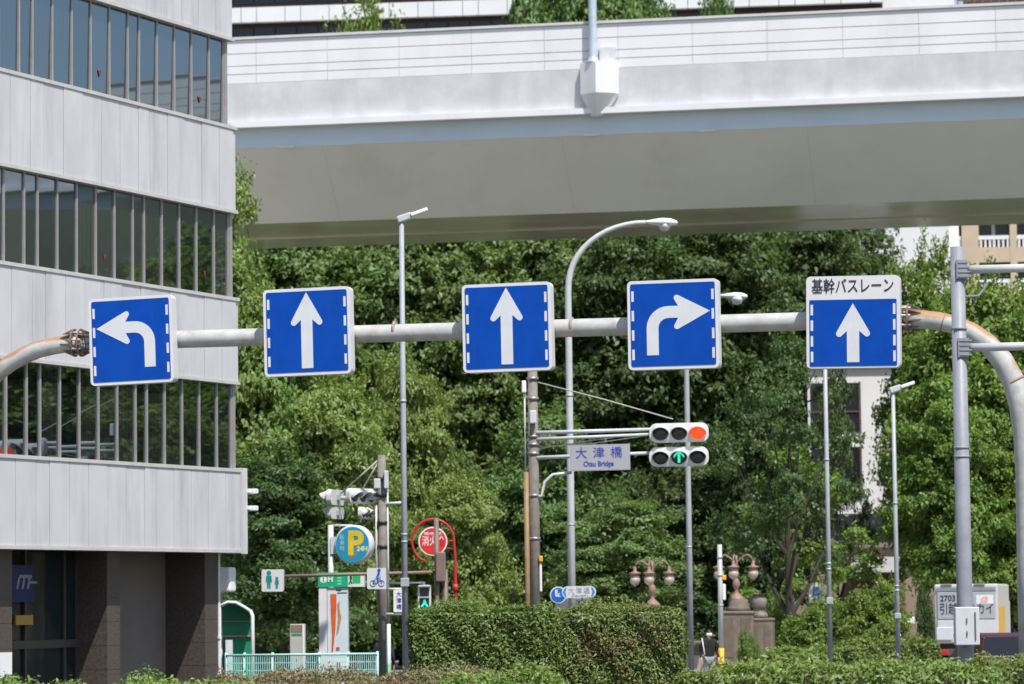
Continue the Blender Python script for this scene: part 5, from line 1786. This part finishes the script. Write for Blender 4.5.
def crown(seed, R, H, z0, nlobe, ncl, per, ln, wd, crad=1.0, flat=.62, spread=.6, sparse=0.0):
    rg = np.random.default_rng(seed)
    lobes = []
    for i in range(nlobe):
        hfrac = (i + .5) / nlobe
        zz = z0 + (H - z0) * (.12 + .78 * hfrac)
        prof = math.sin(math.pi * min(.98, .22 + .70 * hfrac)) ** .7
        a = i * 2.4 + rg.uniform(-.5, .5)
        rr = R * prof * spread * rg.uniform(.6, 1.15)
        lr = R * rg.uniform(.36, .52) * (.75 + .35 * prof)
        lobes.append((np.array([math.cos(a) * rr, math.sin(a) * rr, zz]), lr))
    lobes.append((np.array([0, 0, z0 + (H - z0) * .55]), R * .55))
    lobes.append((np.array([0, 0, H - R * .42]), R * .42))
    cs = []
    tries = 0
    while len(cs) < ncl and tries < ncl * 30:
        tries += 1
        c, lr = lobes[rg.integers(len(lobes))]
        d = rg.normal(size=3)
        d /= np.linalg.norm(d)
        if d[2] < -.55: continue
        p = c + d * lr * np.array([1, 1, .85]) * rg.uniform(.82, 1.12)
        inside = False
        for c2, r2 in lobes:
            if np.linalg.norm((p - c2) / np.array([1, 1, .85])) < r2 * .72:
                inside = True
                break
        if inside or p[2] < z0 * .7: continue
        if any(np.linalg.norm(p - o[0]) < crad * .72 for o in cs): continue
        cs.append((p, d, crad * rg.uniform(.7, 1.3)))
    V = []
    for p, d, r in cs:
        n = int(per * (r / crad) ** 2)
        u = rg.normal(size=(n, 3))
        u /= np.linalg.norm(u, axis=1, keepdims=True)
        u[:, 2] = np.where(u[:, 2] < -.25, -u[:, 2], u[:, 2])
        rad_ = r * rg.uniform(.35, 1.0, size=(n, 1)) ** .45
        q = p + u * rad_ * np.array([1.1, 1.1, flat])
        # twig sprays: pull a share of the leaves outward along few directions
        nsp = 6
        dirs = rg.normal(size=(nsp, 3))
        dirs[:, 2] = np.abs(dirs[:, 2]) * .5 - .1
        dirs += d * .7
        dirs /= np.linalg.norm(dirs, axis=1, keepdims=True)
        sel = rg.integers(nsp, size=n)
        m_ = rg.uniform(size=n) < .45
        sp_ = p + dirs[sel] * (r * rg.uniform(.4, 1.45, size=(n, 1))) + rg.normal(size=(n, 3)) * r * .12
        q = np.where(m_[:, None], sp_, q)
        nr = u * .7 + d * .25 + np.array([0, 0, .75]) + rg.normal(size=(n, 3)) * .45
        V.append(leaves(rg, q, nr, ln, wd))
    # inner fill
    ni = int(ncl * per * .09 * (1 - sparse))
    li = rg.integers(len(lobes), size=ni)
    cc = np.array([lobes[i][0] for i in li])
    lr = np.array([lobes[i][1] for i in li])[:, None]
    u = rg.normal(size=(ni, 3))
    u /= np.linalg.norm(u, axis=1, keepdims=True)
    V.append(leaves(rg, cc + u * lr * rg.uniform(.2, .95, size=(ni, 1)) ** .5, u + np.array([0, 0, .6]) + rg.normal(size=(ni, 3)) * .4, ln * 1.35, wd * 1.5))
    return np.concatenate(V), lobes, cs

def trunk_mesh(lobes, cs, H, r, seed, nb=26):
    rg = random.Random(seed)
    q = MB()
    top = H * .8
    pts, rs = [], []
    for k in range(9):
        f_ = k / 8
        pts.append((math.sin(f_ * 5 + seed) * .25 * f_, math.cos(f_ * 4 + seed) * .25 * f_, top * f_))
        rs.append(r * (1.25 if k == 0 else 1) * (1 - .8 * f_))
    q.tube(pts, rs, 10)
    for c, lr in lobes:
        c = Vector(c)
        zb = max(1.0, min(top * .85, c.z * .62))
        i = min(7, int(zb / top * 8))
        a = Vector(pts[i])
        mid = a.lerp(c, .5) + Vector((rg.uniform(-.3, .3), rg.uniform(-.3, .3), -.25))
        q.tube([a, mid, c], [rs[i] * .6, rs[i] * .4, rs[i] * .18], 7)
    cl = list(cs)
    rg.shuffle(cl)
    for p, d, r2 in cl[:nb]:
        p = Vector(p)
        c = min(lobes, key=lambda l: (Vector(l[0]) - p).length)[0]
        q.tube([Vector(c), Vector(c).lerp(p, .55) + Vector((0, 0, .12)), p], [r * .14, r * .09, r * .03], 5)
    return q

def proto(name, seed, R, H, z0, nlobe, ncl, per, ln, wd, tr, mat, **kw):
    v, lobes, cs = crown(seed, R, H, z0, nlobe, ncl, per, ln, wd, **kw)
    me = leafmesh('crown', v, mat)
    tm = trunk_mesh(lobes, cs, H, tr, seed)
    to = tm.build('trunk', BARK, None, fix=False)
    tmesh = to.data
    bpy.data.objects.remove(to)
    return {'name': name, 'crown': me, 'trunk': tmesh, 'H': H, 'R': R}

PA = proto('broad', 3, 5.2, 19.0, 3.0, 14, 92, 640, .37, .17, .38, L_MID, crad=1.65, flat=.52)
PB = proto('dense', 8, 5.6, 19.0, 2.5, 14, 96, 600, .36, .18, .40, L_DRK, crad=1.6, flat=.40)
PC = proto('round', 21, 3.6, 10.0, 2.0, 12, 64, 640, .25, .13, .22, L_YEL, crad=1.2, flat=.5)
PD = proto('bright', 33, 4.4, 14.0, 2.6, 13, 76, 620, .29, .165, .28, L_BRT, crad=1.32, flat=.52)
PE = proto('open', 47, 4.6, 12.5, 3.8, 9, 42, 300, .28, .155, .34, L_BRT, crad=.9, sparse=.9, spread=.8)
PF = proto('bush', 55, 1.7, 2.3, .15, 6, 75, 210, .13, .07, .06, L_MID, crad=.42)

def tree(p, x, ytop, Y, wpx, rz, mat, label, name='tree', cat='tree', group='trees beyond the crossing', ybase=None):
    b = put(x, 600, Y)
    Ht = W(x, ytop, Y).z - b.z
    kz = Ht / p['H'] / 1.03
    kx = wpx * px(Y) / (2 * p['R'] * 1.12)
    t = thing(name, label, cat, b, rz, group)
    t.scale = (kx, kx, kz)
    for nm, me in (('trunk', p['trunk']), ('crown', p['crown'])):
        o = bpy.data.objects.new(nm if name == 'tree' or nm == 'crown' else 'stem', me)
        if name != 'tree': o.name = 'foliage' if nm == 'crown' else 'stem'
        col.objects.link(o)
        o.parent = t
        if nm == 'crown':
            o.material_slots[0].link = 'OBJECT'
            o.material_slots[0].material = mat
    return t

T = [
    # proto, x, ytop, Y, width, rot, mat, label
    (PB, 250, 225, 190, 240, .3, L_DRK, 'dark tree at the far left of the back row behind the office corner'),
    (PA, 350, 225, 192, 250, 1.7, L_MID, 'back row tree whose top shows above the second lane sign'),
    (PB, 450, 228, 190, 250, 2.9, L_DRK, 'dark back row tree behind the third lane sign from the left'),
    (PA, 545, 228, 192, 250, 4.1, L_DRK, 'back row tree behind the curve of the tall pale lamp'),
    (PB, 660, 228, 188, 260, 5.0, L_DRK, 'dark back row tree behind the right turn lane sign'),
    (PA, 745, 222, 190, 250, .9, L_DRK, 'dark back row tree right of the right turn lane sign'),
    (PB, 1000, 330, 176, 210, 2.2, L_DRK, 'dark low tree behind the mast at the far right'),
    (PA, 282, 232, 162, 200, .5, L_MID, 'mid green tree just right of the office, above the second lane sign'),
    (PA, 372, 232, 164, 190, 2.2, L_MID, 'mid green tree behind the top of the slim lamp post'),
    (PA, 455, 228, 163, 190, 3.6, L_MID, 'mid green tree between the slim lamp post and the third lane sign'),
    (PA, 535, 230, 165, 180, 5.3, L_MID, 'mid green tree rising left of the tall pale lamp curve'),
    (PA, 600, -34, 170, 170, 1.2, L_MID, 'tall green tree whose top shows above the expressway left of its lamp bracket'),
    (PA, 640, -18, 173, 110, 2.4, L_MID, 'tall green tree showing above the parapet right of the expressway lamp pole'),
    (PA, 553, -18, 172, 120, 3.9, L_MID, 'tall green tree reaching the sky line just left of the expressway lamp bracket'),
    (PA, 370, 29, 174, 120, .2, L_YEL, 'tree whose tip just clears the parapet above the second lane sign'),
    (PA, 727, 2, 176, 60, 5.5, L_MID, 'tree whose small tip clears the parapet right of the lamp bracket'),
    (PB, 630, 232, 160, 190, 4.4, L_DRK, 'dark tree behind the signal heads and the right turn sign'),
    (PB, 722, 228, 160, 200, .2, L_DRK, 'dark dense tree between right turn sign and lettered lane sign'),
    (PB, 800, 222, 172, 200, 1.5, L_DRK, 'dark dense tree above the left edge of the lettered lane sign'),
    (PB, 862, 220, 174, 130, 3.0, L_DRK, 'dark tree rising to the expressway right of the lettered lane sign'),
    (PA, 205, 172, 118, 150, .4, L_YEL, 'tree with branch tips poking out beside the office corner below the expressway'),
    (PC, 262, 300, 118, 150, 2.4, L_YEL, 'yellow green tree between the office corner and the second lane sign'),
    (PC, 325, 385, 117, 140, 1.1, L_YEL, 'yellow green tree below the second lane sign, above the side-on signals'),
    (PC, 412, 368, 121, 104, 3.3, L_YEL, 'yellow green tree behind the slim lamp post'),
    (PC, 462, 487, 119, 100, 5.2, L_YEL, 'small light yellow green tree right of the red hydrant sign'),
    (PC, 418, 450, 123, 120, .8, L_DRK, 'dark tree above the red hydrant sign'),
    (PC, 285, 462, 113, 160, 4.0, L_DRK, 'leafy tree behind the green booth and the child figure sign'),
    (PD, 545, 415, 126, 130, .6, L_MID, 'leafy tree behind the concrete pole with the bridge name board'),
    (PD, 620, 500, 118, 130, 2.0, L_MID, 'low leafy tree behind the left ornamental lamp'),
    (PD, 695, 440, 130, 130, 3.5, L_DRK, 'shaded tree right of the signal heads'),
    (PE, 790, 362, 110, 150, .3, L_DRK, 'open dark tree with bare trunk right of the ball topped gatepost'),
    (PD, 765, 400, 128, 120, 5.0, L_DRK, 'shaded dense tree between the signal heads and the lettered sign'),
    (PE, 838, 352, 123, 62, 4.4, L_DRK, 'thin open dark tree whose limbs cross the white house front'),
    (PE, 813, 462, 118, 140, 2.6, L_BRT, 'open branched tree whose dark trunk stands against the thin pale post'),
    (PD, 938, 258, 124, 116, 4.6, L_BRT, 'bright green tree right of the lettered lane sign, under the white block'),
    (PD, 985, 285, 119, 170, 1.3, L_BRT, 'bright green tree behind the mast arms'),
    (PD, 1050, 292, 121, 190, 2.7, L_BRT, 'bright green tree at the far right edge behind the gantry leg'),
    (PD, 958, 400, 116, 120, 5.6, L_BRT, 'lower bright green tree left of the mast above the white truck'),
    (PD, 1010, 430, 117, 130, .1, L_BRT, 'lower bright green tree right of the mast above the white truck'),
]
for a in T:
    tree(*a)
# trees further right along the avenue (they show in the office windows)
for i, (X, Y, Hh) in enumerate(((30, 92, 11), (49, 112, 16), (70, 108, 15), (84, 126, 16), (94, 136, 17), (60, 124, 16), (34, 88, 13), (44, 97, 14), (54, 106, 13), (64, 112, 15), (40, 110, 14), (76, 122, 15))):
    t = thing('tree', 'bright avenue tree beyond the right edge of the view, mirrored in the office windows', 'tree', (X, Y, gz(Y)), i * 1.3, 'avenue trees mirrored in the office windows')
    t.scale = (1.1, 1.1, Hh / 14)
    for nm, me in (('trunk', PD['trunk']), ('crown', PD['crown'])):
        o = bpy.data.objects.new(nm, me)
        col.objects.link(o)
        o.parent = t
        if nm == 'crown':
            o.material_slots[0].link = 'OBJECT'
            o.material_slots[0].material = L_YEL if i % 2 else L_BRT

BU = [
    (872, 597, 105, 84, .2, L_BRT, 'domed bright bush left of the thin short lamp post'),
    (822, 612, 106, 84, 1.0, L_BRT, 'leafy bush between the dark trunk and the thin lamp post'),
    (778, 606, 113, 60, 2.0, L_BRT, 'leafy bush just right of the ball topped gatepost'),
    (926, 602, 108, 26, 2.6, L_DRK, 'dark clipped shrub touching the left side of the white truck'),
    (748, 640, 100, 26, 3.3, L_BRT, 'small bush at the foot of the lamp pillar'),
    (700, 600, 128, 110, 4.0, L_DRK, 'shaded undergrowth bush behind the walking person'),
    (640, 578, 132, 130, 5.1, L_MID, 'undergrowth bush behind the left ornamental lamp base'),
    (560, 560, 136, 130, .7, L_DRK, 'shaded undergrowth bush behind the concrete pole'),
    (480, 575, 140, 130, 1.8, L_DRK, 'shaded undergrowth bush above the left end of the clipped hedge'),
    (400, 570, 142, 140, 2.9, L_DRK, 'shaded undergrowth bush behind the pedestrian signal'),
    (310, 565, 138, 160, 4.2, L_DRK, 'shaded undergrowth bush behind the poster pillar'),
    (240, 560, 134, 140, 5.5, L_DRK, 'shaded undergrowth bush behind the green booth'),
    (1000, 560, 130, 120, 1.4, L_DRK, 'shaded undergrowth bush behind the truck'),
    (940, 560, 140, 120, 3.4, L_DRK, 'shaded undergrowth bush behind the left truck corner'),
]
for (x, yt, Y, wp2, rz, mt, lb) in BU:
    tree(PF, x, yt, Y, wp2, rz, mt, lb, 'bush', 'bush', 'bushes under the trees')
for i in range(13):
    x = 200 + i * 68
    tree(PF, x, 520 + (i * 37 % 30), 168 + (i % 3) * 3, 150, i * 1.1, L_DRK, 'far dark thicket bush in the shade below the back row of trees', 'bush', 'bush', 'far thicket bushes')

def hedge(name, label, cx, Y, wpx, ytop, depth, n, ln, wd, mat, seed, group, zbot=0.0, upright=0.0, bumpy=.06, rz=0.0, round_=0.035, hmin=None):
    rg = np.random.default_rng(seed)
    b = put(cx, 640, Y)
    H = W(cx, ytop, Y).z - b.z
    Lx = wpx * px(Y)
    t = thing(name, label, 'hedge', b, rz, group)
    hx, hy = Lx / 2, depth / 2
    areas = np.array([Lx * H, Lx * depth, depth * H, depth * H, Lx * H * .4])
    pick = rg.choice(5, size=n, p=areas / areas.sum())
    u, v = rg.uniform(-1, 1, n), rg.uniform(0, 1, n)
    pos = np.zeros((n, 3)); nr = np.zeros((n, 3))
    for k, (fx, nn) in enumerate((
            (lambda a, c: (a * hx, -hy + 0 * a, c * H), (0, -1, .25)), (lambda a, c: (a * hx, (c * 2 - 1) * hy, H + 0 * a), (0, -.1, 1)),
            (lambda a, c: (-hx + 0 * a, a * hy, c * H), (-1, 0, .3)), (lambda a, c: (hx + 0 * a, a * hy, c * H), (1, 0, .3)), (lambda a, c: (a * hx, hy + 0 * a, c * H), (0, 1, .3)))):
        s_ = pick == k
        P3 = fx(u[s_], v[s_])
        pos[s_] = np.stack(P3, 1)
        nr[s_] = nn
    # rounded shoulders and an uneven surface
    cen = np.array([0, 0, H * .5])
    ex = np.clip((np.abs(pos[:, 0]) - (hx - round_ * 2)) / (round_ * 2), 0, 1) ** 2
    ez = np.clip((pos[:, 2] - (H - round_ * 2)) / (round_ * 2), 0, 1) ** 2
    ey = np.clip((np.abs(pos[:, 1]) - (hy - round_ * 2)) / (round_ * 2), 0, 1) ** 2
    pos[:, 2] -= round_ * ez * np.maximum(ex, ey)
    pos[:, 0] -= np.sign(pos[:, 0]) * round_ * ex * ez
    pos[:, 1] -= np.sign(pos[:, 1]) * round_ * 1.2 * ey * ez
    wob = (np.sin(pos[:, 0] * 3.1 + seed) * np.cos(pos[:, 1] * 2.7) + np.sin(pos[:, 0] * 7.3 + pos[:, 2] * 6.1) * .6 + np.sin(pos[:, 0] * 15 + pos[:, 2] * 11 + pos[:, 1] * 13) * .45) * bumpy
    sh = (pick == 1) & (rg.uniform(size=n) < .30)
    pos[sh, 2] += np.minimum(.16, rg.exponential(.03, size=sh.sum()) * (1 + np.sin(pos[sh, 0] * 4.3 + seed) * .8))
    nn_ = nr / np.linalg.norm(nr, axis=1, keepdims=True)
    pos += nn_ * (wob[:, None] + rg.normal(size=(n, 1)) * bumpy * .5)
    nrm = nn_ * .8 + rg.normal(size=(n, 3)) * .55 + np.array([0.1, -.15, .5])
    if upright:
        nrm[:, 2] *= (1 - upright)
    me = leafmesh('foliage', leaves(rg, pos, nrm, ln, wd, .3), mat)
    o = bpy.data.objects.new('foliage', me)
    col.objects.link(o)
    o.parent = t
    c_ = .06 + bumpy * .7
    MB().rbox(-hx + c_ + .02, hx - c_ - .02, -hy + c_ + .03, hy - c_ - .03, -.3, H - c_ - .05, .10, 3).build('twigs', TWIG, t)
    return t

hedge('clipped_hedge', 'tall clipped hedge with brownish patches, joined to the right of the fresh green one', 614, 50, 134, 611, 1.5, 32000, .062, .026, L_HDG, 2, 'roadside hedges', bumpy=.05)
hedge('clipped_hedge', 'fresh green glossy clipped hedge joined to the left of the brownish hedge', 484, 49.6, 140, 611, 1.5, 36000, .060, .030, L_HD2, 3, 'roadside hedges', bumpy=.045)
hedge('low_hedge', 'russet low hedge in front of the mint fence, left of the tall clipped hedge', 385, 44, 330, 678, 1.6, 24000, .06, .020, L_BRW, 5, 'roadside hedges', upright=.6, bumpy=.05)
hedge('low_hedge', 'low hedge along the bottom edge before the office columns', 110, 41, 300, 689, 1.2, 9000, .075, .03, L_LOW, 6, 'roadside hedges', upright=.4, bumpy=.06)
hedge('low_hedge', 'bright low hedge at the foot of the tall clipped hedge', 500, 42.5, 130, 681, 1.2, 7000, .08, .034, L_LOW, 7, 'roadside hedges', bumpy=.07)
hedge('low_hedge', 'pale low hedge with long leaves below the stone pillars', 790, 43, 150, 671, 1.8, 14000, .10, .028, L_LOW, 8, 'roadside hedges', upright=.3, bumpy=.06)
hedge('low_hedge', 'bright low hedge below the mast and the white truck', 925, 42.2, 130, 671, 1.8, 12000, .09, .028, L_LOW, 9, 'roadside hedges', upright=.3, bumpy=.06)
hedge('low_hedge', 'rounded olive hedge at the bottom right corner below the red car', 1010, 43, 70, 664, 1.6, 7000, .07, .035, L_HDG, 10, 'roadside hedges', bumpy=.07)
hedge('low_hedge', 'flat topped mid green hedge between the thin lamp posts', 888, 97, 96, 643, 1.6, 14000, .10, .055, L_HD2, 11, 'roadside hedges', bumpy=.05)
hedge('low_hedge', 'low shaded hedge along the foot of the stone gatepost', 705, 46, 50, 674, 1.2, 5000, .075, .04, L_HDG, 12, 'roadside hedges', bumpy=.06)
hedge('low_hedge', 'bright grassy hedge strip right of the stone gatepost', 812, 93, 90, 652, 1.8, 12000, .11, .045, L_LOW, 13, 'roadside hedges', bumpy=.08)
